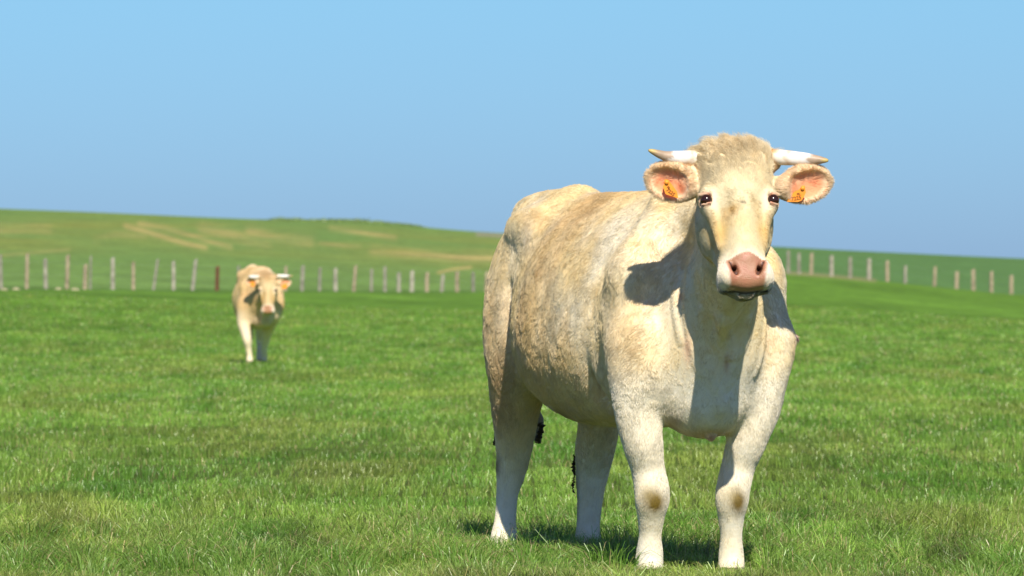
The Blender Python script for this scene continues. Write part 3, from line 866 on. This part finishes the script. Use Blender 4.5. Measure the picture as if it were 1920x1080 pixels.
    dens = np.where(inner > 0.3, 1.3 + 2.0 * sstep(0.0, 0.35, ev), dens)
    dens = dens * (1 + 0.3 * (1 - sstep(0.3, 0.7, z)))
    dens = np.where(pad > 0.3, 0.0, dens); dens = np.where(nost > 0.2, 0.0, dens); dens = np.where(eyem > 0.35, 0.0, dens)
    dens = np.where(N[:, 1] > 0.35, dens * 0.35, dens)
    dens = np.where(z < 0.03, 0, dens)
    flow = -f[None] * 0.55 + np.array([0, 0, -0.8])[None] + 0 * V
    legm = (z < 0.62)[:, None]
    flow = np.where(legm, np.array([0, 0, -1.0])[None] - f[None] * 0.1, flow)
    # face: hair swirls out from the middle of the forehead
    hf = (xl[None] * (hx * 9)[:, None] + zl[None] * ((hz + 0.02) * 7)[:, None])
    flow = np.where((head > 0.5)[:, None], hf + 0.001, flow)
    flow = np.where((ear > 0)[:, None], earflow, flow)
    lens = np.where((head > 0.5) & (ear < 0.5) & (hz > 0.12), lens * 1.05, lens)
    curl = np.where((head > 0.5) & (ear < 0.5), sstep(0.08, 0.18, hz), 0.0) + np.where((head < 0.5) & (z > 0.6), 0.25, 0.0)
    mess = 0.48 - 0.20 * (1 - sstep(0.45, 0.65, z)) * (1 - head) - 0.15 * head * (1 - sstep(0.05, 0.15, hz)) + 0.0 * ear
    root = empty(name, (O[0], O[1], 0))
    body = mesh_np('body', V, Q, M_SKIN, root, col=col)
    body.data.materials.append(M_NOSE)
    fm = (pad[Q].mean(1) > 0.5)
    mi = np.zeros(len(Q), np.int32); mi[fm] = 1
    body.data.polygons.foreach_set('material_index', mi)
    fur('coat', V, Q, N, col, lens, flow, dens, hair_n, M_FUR, root, rad=hair_rad, curl=curl, mess=mess, lift=0.36, seg=5 if detail else 3)
    # ---------------- horns
    for hn in spec['horns']:
        p = np.array(hn['pts'], float); t = np.linspace(0, 1, len(p)); tt = np.linspace(0, 1, 26)
        pts = np.stack([_pchip(t, p[:, i], tt) for i in range(3)], 1)
        rad = np.interp(tt, [0, 0.3, 0.6, 0.85, 0.97, 1.0], np.array([1, 0.94, 0.78, 0.48, 0.26, 0.14]) * hn['r'])
        tn = hn.get('dark', 0.62)
        def cf(a, th, v, tn=tn):
            a2 = a + 0.04 * math.sin(th * 2 + 1) + 0.02 * math.sin(th * 5)
            c = np.interp(a2, [0, 0.06, 0.14, 0.25, 0.3, 0.4, tn - 0.02, tn + 0.02, 0.9, 0.96, 1], [0.55, 0.62, 0.80, 0.84, 0.70, 0.86, 0.84, 0.46, 0.38, 0.55, 0.60])
            gr = np.interp(a2, [0, 0.06, 0.14, 0.25, 0.3, 0.4, tn - 0.02, tn + 0.02, 0.9, 0.96, 1], [0.32, 0.42, 0.74, 0.78, 0.55, 0.83, 0.80, 0.34, 0.27, 0.40, 0.44])
            bl = np.interp(a2, [0, 0.06, 0.14, 0.25, 0.3, 0.4, tn - 0.02, tn + 0.02, 0.9, 0.96, 1], [0.13, 0.22, 0.60, 0.66, 0.38, 0.76, 0.74, 0.24, 0.17, 0.14, 0.14])
            return (c, gr, bl)
        tube('horn', pts, rad, M_HORN, root, 24, cf)
    # ---------------- eyes
    for sg in (-1, 1):
        c = Hp(sg * 0.117, 0.014, 0.0)
        nu, nv = 20, 12
        V_ = [c + 0.0215 * np.array([math.sin(math.pi * j / nv) * math.cos(2 * math.pi * i / nu), math.sin(math.pi * j / nv) * math.sin(2 * math.pi * i / nu), math.cos(math.pi * j / nv)]) for j in range(nv + 1) for i in range(nu)]
        Q_ = [[j * nu + i, (j + 1) * nu + i, (j + 1) * nu + (i + 1) % nu, j * nu + (i + 1) % nu] for j in range(nv) for i in range(nu)]
        mesh_np('eye', np.array(V_), np.array(Q_), M_EYE, root)
    # ---------------- hooves
    for leg in spec['legs']:
        c = np.asarray(leg['hoof'], float); r = leg.get('hr', 0.058)
        hd = unit(leg.get('dir', f)); sd_ = np.array([hd[1] * -1, hd[0], 0]) * -1
        V_, Q_ = [], []
        prof = [(0.0, 1.08), (0.01, 1.05), (0.022, 0.98), (0.032, 0.90), (0.040, 0.74)]
        m = 24
        for (zz, k) in prof:
            for i in range(m):
                a = 2 * math.pi * i / m
                rx = r * k * (1.0 - 0.16 * math.exp(-((math.sin(a)) / 0.22) ** 2) * (1 if math.cos(a) > 0 else 0.4))  # cleft front and back
                off = hd * (rx * math.cos(a) * 1.1 + (0.040 - zz) * 0.35) + sd_ * (rx * math.sin(a) * 0.92)
                V_.append(np.array([c[0], c[1], max(c[2], 0) + zz]) + off)
        for j in range(len(prof) - 1):
            for i in range(m): Q_.append([j * m + i, j * m + (i + 1) % m, (j + 1) * m + (i + 1) % m, (j + 1) * m + i])
        V_.append(V_[0] * 0 + np.mean(V_[-m:], axis=0)); ti = len(V_) - 1
        T_ = [[(len(prof) - 1) * m + i, (len(prof) - 1) * m + (i + 1) % m, ti] for i in range(m)]
        mesh_np('hoof', np.array(V_), [np.array(Q_), np.array(T_)], M_HOOF, root)
    # ---------------- ear tags
    for tg in spec['tags']:
        poly = np.array(tg['poly'], float); Y = tg['Y']; n_ = len(poly)
        fr = np.array([at(px, py, Y + tg.get('tilt', 0) * (px - poly[:, 0].mean()) / 520) for px, py in poly])
        bk = fr + np.array([0, 0.0025, 0])
        cen = fr.mean(0)
        Vt = np.concatenate([fr, bk, [cen], [cen + np.array([0, 0.0025, 0])]])
        T_ = [[(i + 1) % n_, i, 2 * n_] for i in range(n_)] + [[n_ + i, n_ + (i + 1) % n_, 2 * n_ + 1] for i in range(n_)]
        Q_ = [[i, (i + 1) % n_, n_ + (i + 1) % n_, n_ + i] for i in range(n_)]
        ot = mesh_np('ear_tag', Vt, [np.array(Q_), np.array(T_)], M_TAG, root, smooth=False)
        if tg.get('stud'):
            sp = np.array(at(*tg['stud'], Y))
            stud = tube('stud', [sp + np.array([0, -0.006, 0]), sp, sp + np.array([0, 0.02, 0])], [0.007, 0.008, 0.005], M_TAG, None, 14)
            stud.parent = ot
        for txt, px, py, size, rot in tg.get('text', []):
            cu = bpy.data.curves.new('tag_number', 'FONT'); cu.body = txt; cu.size = size; cu.align_x = 'CENTER'; cu.align_y = 'CENTER'
            cu.extrude = 0.0003; cu.offset = 0.0004
            tmp = bpy.data.objects.new('tmp_text', cu); COL.objects.link(tmp)
            bpy.context.view_layer.update()
            me = bpy.data.meshes.new_from_object(tmp)
            bpy.data.objects.remove(tmp)
            to = bpy.data.objects.new('tag_number', me); COL.objects.link(to)
            me.materials.clear(); me.materials.append(M_INK)
            yy = Y + tg.get('tilt', 0) * (px - poly[:, 0].mean()) / 520 - 0.0012
            Mx = Matrix.Translation(Vector(at(px, py, yy))) @ Matrix.Rotation(-rot, 4, 'Y') @ Matrix.Rotation(math.pi / 2 , 4, 'X')
            me.transform(Mx)
            to.parent = ot
    return root, B, Hp, S, f, g

# ------------------------------------------------------------------ the near cow
P = at
spec1 = dict(
    heading=math.radians(22), origin=(0.665, 0.0, 0.0), lo=(-0.42, -0.98, -0.02), hi=(1.30, 1.85, 1.68),
    eye_mid=P(1386, 379, -0.66) , face_up=(-0.055, 0.47, 0.875), face_front=(0.10, -0.9, 0.4),
    legs=[
        dict(pts=[(P(1195, 640, -0.06), 0.110), (P(1191, 735, -0.10), 0.082), (P(1204, 825, -0.09), 0.070), (P(1216, 885, -0.065), 0.057), (P(1223, 930, -0.07), 0.061),
                  (P(1221, 965, -0.05), 0.048), (P(1219, 1005, -0.03), 0.038), (P(1218, 1043, -0.02), 0.047), (P(1218, 1076, -0.04), 0.047)], hoof=P(1218, 1087, -0.07), dir=(0.1, -1, 0), k0=0.055),
        dict(pts=[(P(1434, 640, 0.03), 0.112), (P(1429, 740, -0.01), 0.074), (P(1402, 820, 0.0), 0.069), (P(1383, 880, 0.025), 0.057), (P(1373, 930, 0.01), 0.059),
                  (P(1371, 966, 0.025), 0.046), (P(1371, 1008, 0.04), 0.037), (P(1371, 1043, 0.05), 0.043), (P(1372, 1074, 0.03), 0.045)], hoof=P(1372, 1085, 0.0), dir=(0.1, -1, 0), k0=0.055),
        dict(pts=[(P(1010, 560, 1.30), 0.145), (P(975, 680, 1.22), 0.120), (P(967, 765, 1.30), 0.090), (P(964, 840, 1.37), 0.066), (P(958, 885, 1.395), 0.055),
                  (P(951, 930, 1.385), 0.040), (P(948, 970, 1.36), 0.039), (P(945, 1010, 1.33), 0.050), (P(944, 1038, 1.29), 0.053)], hoof=P(944, 1052, 1.26), dir=(0.2, -1, 0), k0=0.10),
        dict(pts=[(P(1140, 600, 1.30), 0.15), (P(1133, 700, 1.25), 0.12), (P(1124, 790, 1.31), 0.078), (P(1115, 850, 1.37), 0.071), (P(1110, 890, 1.395), 0.060),
                  (P(1106, 940, 1.385), 0.047), (P(1103, 985, 1.36), 0.043), (P(1102, 1018, 1.33), 0.050), (P(1102, 1043, 1.29), 0.052)], hoof=P(1102, 1054, 1.25), dir=(0.2, -1, 0), k0=0.10),
    ],
    neck=[
        dict(k=0.12, pts=[(P(1290, 440, 0.16), 0.11), (P(1335, 420, -0.12), 0.09), (P(1375, 400, -0.46), 0.095)]),
        dict(k=0.10, pts=[(P(1316, 590, 0.05), 0.18), (P(1350, 520, -0.18), 0.125), (P(1380, 470, -0.48), 0.095)]),
        dict(k=0.10, pts=[(P(1318, 690, -0.03), 0.17), (P(1345, 600, -0.18), 0.115), (P(1378, 520, -0.45), 0.075)]),
        dict(k=0.045, pts=[(P(1376, 535, -0.50), 0.045), (P(1362, 590, -0.40), 0.035)]),
    ],
    horns=[
        dict(pts=[P(1322, 295, -0.535), P(1290, 296, -0.550), P(1255, 294, -0.570), P(1216, 281.5, -0.590)], r=0.0285, dark=0.66),
        dict(pts=[P(1446, 294, -0.515), P(1480, 296, -0.520), P(1520, 299, -0.535), P(1553, 301, -0.550)], r=0.0285, dark=0.66),
    ],
    ears=[
        dict(c=P(1259, 341, -0.560), axis=(-1, 0.12, 0.24), n=(-0.12, -1, -0.10), L=0.092, W=0.066, root=P(1315, 346, -0.550)),
        dict(c=P(1511, 345, -0.530), axis=(1, 0.16, 0.22), n=(0.16, -1, -0.08), L=0.093, W=0.064, root=P(1456, 350, -0.530)),
    ],
    tags=[
        dict(poly=[(1246, 336), (1253, 337), (1262, 349), (1269, 359), (1272, 372), (1260, 368), (1248, 364), (1243, 350), (1245, 346)], Y=-0.588, stud=(1250, 342),
             text=[('7225', 1257.5, 360.5, 0.017, math.radians(-38)), ('FR', 1253.5, 352, 0.010, math.radians(-38))]),
        dict(poly=[(1498, 356), (1504, 348), (1509, 348), (1511, 361), (1507, 370), (1503, 376), (1496, 378.5), (1475, 378.5), (1483, 366), (1491, 358)], Y=-0.562, stud=(1505, 353),
             text=[('7225', 1493, 372, 0.018, math.radians(12)), ('FR', 1497, 364, 0.010, math.radians(12))]),
    ],
    spots=[
        (P(1229, 942, -0.14), (0.036, 0.07, 0.045), (0.20, 0.135, 0.02), 1.3), (P(1216, 928, -0.14), (0.03, 0.06, 0.03), (0.36, 0.27, 0.09), 0.8),
        (P(1384, 941, -0.055), (0.028, 0.07, 0.045), (0.20, 0.125, 0.02), 1.3), (P(1374, 928, -0.055), (0.04, 0.07, 0.045), (0.42, 0.33, 0.13), 0.6),
        (P(1277, 556, -0.18), (0.012, 0.12, 0.02), (0.66, 0.32, 0.13), 0.9), (P(1289, 650, -0.2), (0.018, 0.15, 0.055), (0.80, 0.46, 0.29), 0.8),
        (P(1362, 680, -0.25), (0.012, 0.15, 0.035), (0.55, 0.25, 0.16), 0.6),
        (P(945, 700, 1.3), (0.075, 0.3, 0.12), (0.58, 0.36, 0.14), 0.85), (P(932, 865, 1.42), (0.014, 0.1, 0.05), (0.40, 0.28, 0.13), 0.9), (P(952, 1018, 1.27), (0.016, 0.05, 0.014), (0.45, 0.32, 0.14), 0.8), (P(1080, 930, 1.36), (0.012, 0.06, 0.12), (0.20, 0.16, 0.10), 0.8), (P(935, 770, 1.35), (0.05, 0.3, 0.07), (0.55, 0.37, 0.17), 0.6),
        (P(1060, 770, 0.8), (0.16, 0.4, 0.05), (0.50, 0.34, 0.15), 0.7), (P(1050, 690, 0.8), (0.20, 0.4, 0.10), (0.58, 0.42, 0.20), 0.4),
        (P(1045, 470, 1.0), (0.06, 0.3, 0.03), (0.34, 0.22, 0.10), 0.5), (P(1025, 490, 1.0), (0.03, 0.3, 0.03), (0.34, 0.22, 0.10), 0.5), (P(1070, 450, 1.0), (0.04, 0.3, 0.03), (0.38, 0.25, 0.12), 0.45),  # brown streaks painting in the shade of the folds below the hip
        (P(990, 445, 1.1), (0.03, 0.3, 0.07), (0.90, 0.82, 0.68), 0.9), (P(1010, 410, 1.1), (0.04, 0.3, 0.03), (0.80, 0.56, 0.27), 0.6),
        (P(1070, 356, 1.45), (0.09, 0.25, 0.025), (0.76, 0.52, 0.24), 0.8),
        (P(1190, 650, -0.1), (0.07, 0.2, 0.09), (0.66, 0.47, 0.22), 0.45), (P(1440, 640, -0.1), (0.05, 0.2, 0.06), (0.68, 0.48, 0.22), 0.45),
        (P(1330, 812, -0.1), (0.10, 0.3, 0.02), (0.66, 0.42, 0.22), 0.5), (P(1262, 795, -0.2), (0.03, 0.2, 0.04), (0.55, 0.38, 0.17), 0.6),
        (P(1333, 822, -0.1), (0.02, 0.2, 0.02), (0.72, 0.36, 0.20), 0.8), (P(1491, 636, 0.12), (0.02, 0.1, 0.03), (0.85, 0.50, 0.42), 1.0),
        (P(1110, 430, 0.6), (0.10, 0.3, 0.10), (0.60, 0.44, 0.24), 0.35),
    ],
)
def skin_depth(S, px, py, y0=-0.62):
    Y = np.arange(y0, 0.9, 0.004)
    f = S(np.array([P(px, py, y) for y in Y]))
    i = np.argmax(f < 0)
    return Y[i]
def extra1(S, B, Hp, HR):
    S.ell(P(1418, 545, 0.06), (0.085, 0.10, 0.13), None, 0.10)
    S0 = Sdf(); S0.ops = list(S.ops)
    for k, line in ((0.032, [(1358, 600, .020), (1351, 650, .026), (1346, 700, .025), (1346, 732, .023), (1350, 752, .027), (1351, 766, .014)]),
                    (0.022, [(1316, 580, .010), (1323, 640, .016), (1331, 690, .015), (1340, 728, .011)]),
                    (0.022, [(1404, 596, .010), (1389, 640, .016), (1373, 684, .015), (1360, 724, .011)]),
                    (0.020, [(1294, 500, .008), (1290, 560, .013), (1298, 640, .014), (1313, 700, .010)]),
                    (0.020, [(1272, 500, .007), (1268, 570, .012), (1279, 640, .010)]),
                    (0.020, [(1432, 600, .008), (1428, 650, .012), (1414, 700, .010)])):
        S.chain([(P(px, py, skin_depth(S0, px, py) + (0.55 if k > 0.03 else 0.5) * r), r) for px, py, r in line], k)
    S.ell(P(1333, 815, -0.12), (0.016, 0.016, 0.018), None, 0.02)
    S.ell(P(1489, 636, 0.12), (0.014, 0.014, 0.018), None, 0.008)
    # fold where the shoulder meets the barrel, and in front of the thigh
    S.chain([(P(1150, 520, 0.16), 0.010), (P(1134, 600, 0.17), 0.014), (P(1128, 670, 0.18), 0.018), (P(1133, 740, 0.19), 0.018)], 0.09, 's')
    S.chain([(P(952, 540, 1.02), 0.014), (P(957, 610, 1.0), 0.024), (P(977, 680, 1.0), 0.026)], 0.07, 's')
spec1['spots'] += [(P(1392, 379, -0.715), (0.006, 0.03, 0.005), (0.10, 0.07, 0.05), 1.6), (P(1397, 380, -0.715), (0.004, 0.03, 0.004), (0.10, 0.07, 0.05), 1.6),
                   (P(1367, 408, -0.72), (0.014, 0.03, 0.010), (0.45, 0.32, 0.14), 0.8), (P(1362, 398, -0.72), (0.010, 0.03, 0.018), (0.78, 0.56, 0.27), 0.8)]
spec1['extra'] = [extra1]
cow1, B1, Hp1, S1, f1, g1 = build_cow('cow', spec1, 0.005, 540000, 0.00068, 1.0, True)
tag(cow1, 'large cream white horned cow standing close in front, facing the camera', 'cow', 'horned pale cows in the pasture')

# tail hanging behind the hind legs, with a clotted switch
def make_tail(cow, pts, rads, mat):
    p = np.array(pts, float); t = np.linspace(0, 1, len(p)); tt = np.linspace(0, 1, 30)
    pp = np.stack([_pchip(t, p[:, i], tt) for i in range(3)], 1)
    cf = lambda a, th, v: (0.70, 0.58, 0.38) if a < 0.62 else (0.30, 0.24, 0.15)
    return tube('tail', pp, np.interp(tt, t, rads), M_SKIN, cow, 14, cf)
make_tail(cow1, [B1(-1.66, 0, 1.33), B1(-1.76, 0.0, 1.22), B1(-1.78, 0.0, 1.0), B1(-1.76, -0.02, 0.75), P(1006, 790, 1.62), P(1009, 830, 1.60)], [0.04, 0.035, 0.026, 0.022, 0.03, 0.012], M_SKIN)
def clot(cow, a, b, rad, n, seed):
    r = np.random.default_rng(seed); a = np.array(a, float); b = np.array(b, float)
    t = np.linspace(0, 1, n)
    p = a + (b - a) * t[:, None] + r.normal(0, 0.45, (n, 3)) * rad * np.array([1, 1, 0])
    rr = rad * r.uniform(0.25, 1.1, n) * np.minimum(1, 0.35 + 3 * np.minimum(t, 1 - t)); rr[0] *= 0.4; rr[-1] *= 0.3
    o = tube('dung_clot', p, rr, M_MUD, cow, 9)
    return o
clot(cow1, P(1013, 792, 1.50), P(1011, 832, 1.50), 0.012, 18, 3)
clot(cow1, P(930, 815, 1.44), P(926, 836, 1.44), 0.010, 9, 4)
clot(cow1, P(1079, 842, 1.44), P(1075, 925, 1.44), 0.009, 36, 5)

# ------------------------------------------------------------------ the far cow
Y2 = 57.2
def P2(px, py, dy=0.0): return at(px, py, Y2 + dy)
spec2 = dict(
    heading=math.radians(9), origin=(P2(489, 548)[0], Y2 + 0.10, 0.0), wscale=0.95, legfat=1.02, tint=(0.93, 0.85, 0.74), lo=(P2(489, 548)[0] - 0.95, Y2 - 1.0, -0.02), hi=(P2(489, 548)[0] + 0.75, Y2 + 2.05, 1.62),
    eye_mid=P2(502, 545, -0.50), face_up=(-0.02, 0.24, 0.95), face_front=(0.0, -0.95, 0.24),
    legs=[
        dict(pts=[(P2(460, 570, 0.0), 0.12), (P2(456, 600, -0.02), 0.085), (P2(461, 625, -0.12), 0.066), (P2(464, 640, -0.18), 0.056), (P2(466, 655, -0.16), 0.042), (P2(468, 668, -0.16), 0.038), (P2(468, 675, -0.2), 0.044), (P2(468, 678, -0.22), 0.044)], hoof=P2(468, 682, -0.26), dir=(0, -1, 0)),
        dict(pts=[(P2(514, 570, 0.15), 0.12), (P2(507, 605, 0.30), 0.085), (P2(500, 628, 0.42), 0.062), (P2(497, 642, 0.48), 0.056), (P2(495, 655, 0.52), 0.042), (P2(495, 666, 0.55), 0.040), (P2(495, 674, 0.56), 0.044), (P2(495, 677, 0.54), 0.044)], hoof=P2(495, 681, 0.52), dir=(0, -1, 0)),
        dict(pts=[(P2(459, 560, 1.35), 0.17), (P2(461, 590, 1.25), 0.12), (P2(464, 620, 1.3), 0.08), (P2(465, 640, 1.45), 0.058), (P2(466, 655, 1.4), 0.042), (P2(467, 666, 1.3), 0.040), (P2(468, 674, 1.25), 0.045)], hoof=P2(468, 679, 1.2), dir=(0, -1, 0)),
        dict(pts=[(P2(498, 560, 1.35), 0.17), (P2(494, 590, 1.1), 0.12), (P2(490, 620, 0.95), 0.08), (P2(488, 640, 1.0), 0.058), (P2(487, 655, 0.9), 0.042), (P2(486, 666, 0.8), 0.040), (P2(486, 674, 0.72), 0.045)], hoof=P2(486, 680, 0.68), dir=(0, -1, 0)),
    ],
    neck=[
        dict(k=0.12, pts=[(P2(488, 530, 0.15), 0.17), (P2(494, 527, -0.1), 0.15), (P2(500, 528, -0.32), 0.115)]),
        dict(k=0.12, pts=[(P2(488, 560, 0.0), 0.20), (P2(496, 558, -0.2), 0.14), (P2(501, 556, -0.32), 0.10)]),
        dict(k=0.05, pts=[(P2(500, 575, -0.30), 0.05), (P2(494, 590, -0.2), 0.04), (P2(492, 605, -0.15), 0.035)]),
    ],
    horns=[
        dict(pts=[P2(486, 519, -0.44), P2(479, 519.5, -0.45), P2(471, 519, -0.47), P2(462, 516, -0.48)], r=0.030, dark=0.8),
        dict(pts=[P2(519, 518, -0.44), P2(527, 518, -0.45), P2(537, 518, -0.46), P2(549, 517.5, -0.47)], r=0.030, dark=0.8),
    ],
    ears=[
        dict(c=P2(472, 529, -0.42), axis=(-1, 0.1, 0.05), n=(-0.1, -1, 0), L=0.095, W=0.060, root=P2(485, 530, -0.40)),
        dict(c=P2(534, 530, -0.42), axis=(1, 0.1, 0.05), n=(0.1, -1, 0), L=0.095, W=0.062, root=P2(520, 531, -0.40)),
    ],
    tags=[
        dict(poly=[(470.5, 528), (476, 528), (478, 533), (477, 537.5), (471, 537), (469.5, 533)], Y=Y2 - 0.47),
        dict(poly=[(530, 533), (538, 532), (539, 537), (536, 541.5), (527.5, 541), (528, 537)], Y=Y2 - 0.47),
    ],
    spots=[(P2(478, 565, -0.1), (0.30, 0.6, 0.30), (0.66, 0.42, 0.19), 0.95), (P2(500, 515, -0.4), (0.12, 0.3, 0.08), (0.62, 0.40, 0.18), 0.7), (P2(488, 505, 0.3), (0.25, 0.5, 0.1), (0.62, 0.45, 0.25), 0.5),
           (P2(490, 600, 0.1), (0.15, 0.4, 0.12), (0.45, 0.24, 0.10), 0.7)],
)
spec2['extra'] = []
cow2, B2, Hp2, S2, f2, g2 = build_cow('cow', spec2, 0.012, 60000, 0.0022, 1.0, False)
tag(cow2, 'smaller looking tan and white cow walking up from the far fence', 'cow', 'horned pale cows in the pasture')
make_tail(cow2, [B2(-1.66, 0, 1.33), B2(-1.76, 0.0, 1.22), B2(-1.78, 0.0, 1.0), B2(-1.76, -0.02, 0.75), B2(-1.74, 0.0, 0.5)], [0.04, 0.035, 0.026, 0.022, 0.03], M_SKIN)

# ------------------------------------------------------------------ fences
def zt(px, d):
    x = (px - CX) * d / FPX
    return x, float(terrain_z(np.array([x]), np.array([float(d)]))[0])

def post_mesh(name, x, d, zb, h, w, mat, parent, lean=(0, 0), seed=0):
    r = random.Random(seed); V = []; seg = 9
    lv = [(-0.3, 1.05), (0.0, 1.04), (0.3, 1.0), (0.6, 0.97), (0.85, 0.95), (0.97, 0.92), (1.0, 0.78)]
    jit = [r.uniform(0.86, 1.1) for _ in range(seg)]
    for (t, k) in lv:
        for i in range(seg):
            a = 2 * math.pi * i / seg; rr = w * 0.5 * k * jit[i] * r.uniform(0.96, 1.04)
            tz = t * h + (0.03 * math.cos(a) if t == 1.0 else 0)
            V.append((x + rr * math.cos(a) + lean[0] * max(t, 0) * h, d + CAMY + rr * math.sin(a) + lean[1] * max(t, 0) * h, zb + tz))
    Q = [[j * seg + i, j * seg + (i + 1) % seg, (j + 1) * seg + (i + 1) % seg, (j + 1) * seg + i] for j in range(len(lv) - 1) for i in range(seg)]
    V.append((x + lean[0] * h, d + CAMY + lean[1] * h, zb + h)); T = [[(len(lv) - 1) * seg + i, (len(lv) - 1) * seg + (i + 1) % seg, len(V) - 1] for i in range(seg)]
    return mesh_np(name, np.array(V), [np.array(Q), np.array(T)], mat, parent, smooth=False)

def fence(label, posts, dist, ext):
    allp = []
    for i, (px, top, base, wd, kind, lx) in enumerate(posts):
        d = dist(px); x, zb = zt(px, d)
        ztop = CAMH - (top - HZ) * d / FPX
        allp.append((px, x, d, zb, max(ztop - zb, 0.5), wd * 0.86 * d / FPX, kind, lx))
    root = empty('fence', (allp[0][1], allp[0][2] + CAMY, allp[0][3]))
    tag(root, label, 'fence')
    for i, (px, x, d, zb, h, w, kind, lx) in enumerate(allp):
        post_mesh('post', x, d, zb, h, w, WOODS[kind], root, (lx, 0), seed=i + int(px))
    for px in ext:       # the row runs on past the frame
        d = dist(px); x, zb = zt(px, d)
        post_mesh('post', x, d, zb, 1.1, 0.13, WOODS['grey'], root, (random.uniform(-.04, .04), 0), seed=int(px) + 7000)
    line = sorted([(p[1], p[2], p[3]) for p in allp])
    for hz_ in (0.45, 0.85):
        pts = [(a, b + CAMY - 0.07, c + hz_) for a, b, c in line]
        tube('wire', pts, [0.0018] * len(pts), M_WIRE, root, 5)
    return root
fl = [(2, 478, 524, 8, 'grey', -.03), (50, 476, 524, 9, 'tan', .02), (86, 485, 538, 9.5, 'pale', -.02), (125, 478, 524, 9, 'tan', .03), (159, 496, 540, 10, 'tan', .03), (169, 480, 520, 5, 'grey', 0.02), (211, 483, 538, 9, 'pale', .0),
      (250, 491, 536, 8, 'tan', 0), (288, 486, 534, 6.5, 'grey', .14), (325, 490, 538, 8.5, 'pale', 0), (361, 486, 538, 8.5, 'pale', .11), (407, 499, 542, 9, 'rust', .02), (447, 498, 540, 6, 'grey', 0),
      (535, 499, 541, 7, 'tan', .02), (566, 498, 543, 9, 'grey', .04), (599, 502, 544, 8, 'grey', .02), (629, 503, 544, 9.5, 'pale', 0), (663, 498, 542, 8, 'tan', .08), (696, 504, 545, 7, 'grey', .02), (722, 500, 545, 8, 'grey', 0),
      (748, 511, 546, 9.5, 'pale', 0), (772, 508, 545, 9.5, 'pale', .02), (800, 511, 548, 9, 'tan', .02), (828, 515, 551, 8, 'pale', .08), (857, 509, 548, 9, 'tan', 0), (887, 510, 548, 8, 'grey', 0), (911, 509, 549, 8, 'tan', .05)]
dl = lambda px: float(np.interp(px, [-600, 0, 400, 900, 1100], [150, 166, 186, 219, 232]))
fence('wire fence of weathered wooden posts behind the far cow, left of the near cow', fl, dl, [-38, -76, -118, -160, 938, 964, 990])
fr_ = [(1478, 470, 508, 8, 'grey', 0), (1498, 474, 511, 8, 'grey', 0), (1521, 474, 512, 8, 'tan', .03), (1559, 479, 518, 10, 'pale', 0), (1594, 482, 521, 8.5, 'grey', 0), (1629.5, 485, 525, 10, 'pale', 0), (1663.5, 489, 530, 8.5, 'tan', 0),
       (1697, 498, 533, 8, 'grey', .02), (1752, 500, 535, 8, 'tan', .04), (1793.5, 509, 541, 9.5, 'tan', .02), (1825, 505, 549, 9, 'tan', 0), (1859, 509, 547, 9, 'tan', 0), (1896.5, 516, 553, 9, 'tan', 0)]
dr = lambda px: float(np.interp(px, [1300, 1480, 1620, 1750, 1900, 2500], [243, 248, 259, 267, 277, 296]))
fence('wire fence of weathered wooden posts to the right of the near cow', fr_, dr, [1440, 1405, 1934, 1970, 2008])

# pale stones lying in the grass near the left fence
for px, d, w, lab in ((8, 158, 0.13, 'flat tan stone in the grass at the left edge of the picture'), (30, 160, 0.14, 'low tan stone in the grass, second from the left edge'), (109, 168, 0.13, 'squat pale stone in the grass, between the third and fourth posts'),
                      (140, 166, 0.15, 'brightest pale stone, in the grass just left of the doubled fence posts')):
    x, zb = zt(px, d); V, Q = [], []
    r = random.Random(int(px)); m = 12; rings = [(0, 1.0), (0.35, 1.05), (0.7, 0.8), (0.92, 0.4)]
    j = [r.uniform(0.8, 1.2) for _ in range(m)]
    for t, k in rings:
        for i in range(m):
            a = 2 * math.pi * i / m; V.append((x + w * k * j[i] * math.cos(a), d + CAMY + w * k * j[i] * 0.7 * math.sin(a), zb - 0.03 + t * w * 0.6 * r.uniform(0.9, 1.1)))
    for q_ in range(len(rings) - 1):
        for i in range(m): Q.append([q_ * m + i, q_ * m + (i + 1) % m, (q_ + 1) * m + (i + 1) % m, (q_ + 1) * m + i])
    V.append((x, d + CAMY, zb + w * 0.56)); T = [[(len(rings) - 1) * m + i, (len(rings) - 1) * m + (i + 1) % m, len(V) - 1] for i in range(m)]
    o = mesh_np('stone', np.array(V), [np.array(Q), np.array(T)], M_STONE)
    tag(o, lab, 'stone', 'pale stones by the left fence')

# low scrub along the hill's skyline
def scrub():
    V, T, C = [], [], []
    r = np.random.default_rng(12)
    for _ in range(3600):
        px = r.uniform(505, 800) 
        dens = 0.5 + 0.5 * math.sin(px * 0.11) * math.sin(px * 0.037 + 1)
        hump = np.interp(px, [60, 75, 90, 505, 524, 560, 580, 610, 660, 676, 700, 755, 800], [0, .3, 0, 0.1, .55, .35, .1, .45, .5, .75, .35, .45, 0.05])
        if r.random() > 0.35 + hump: continue
        d = D_SKY - 12 + r.uniform(-3, 3)
        x, zb = zt(px, d)
        hh = r.random() ** 0.8 * hump * 0.4
        c = np.array([x, d + CAMY, zb + hh]); s = 0.13
        b = len(V)
        for k in range(3): V.append(c + r.normal(0, s, 3))
        T.append([b, b + 1, b + 2]); cc = np.array([0.26, 0.36, 0.12]) * r.uniform(0.6, 1.4); C += [cc] * 3
    o = mesh_np('scrub', np.array(V), np.array(T), M_GRASS, col=np.array(C), smooth=False)
    tag(o, 'low dark scrub along the top of the hill', 'scrub', kind='stuff')
scrub()
print('objects', len(bpy.data.objects), 'grass', len(bpy.data.objects['grass'].data.polygons), 'cow verts', len(bpy.data.objects['body'].data.vertices))
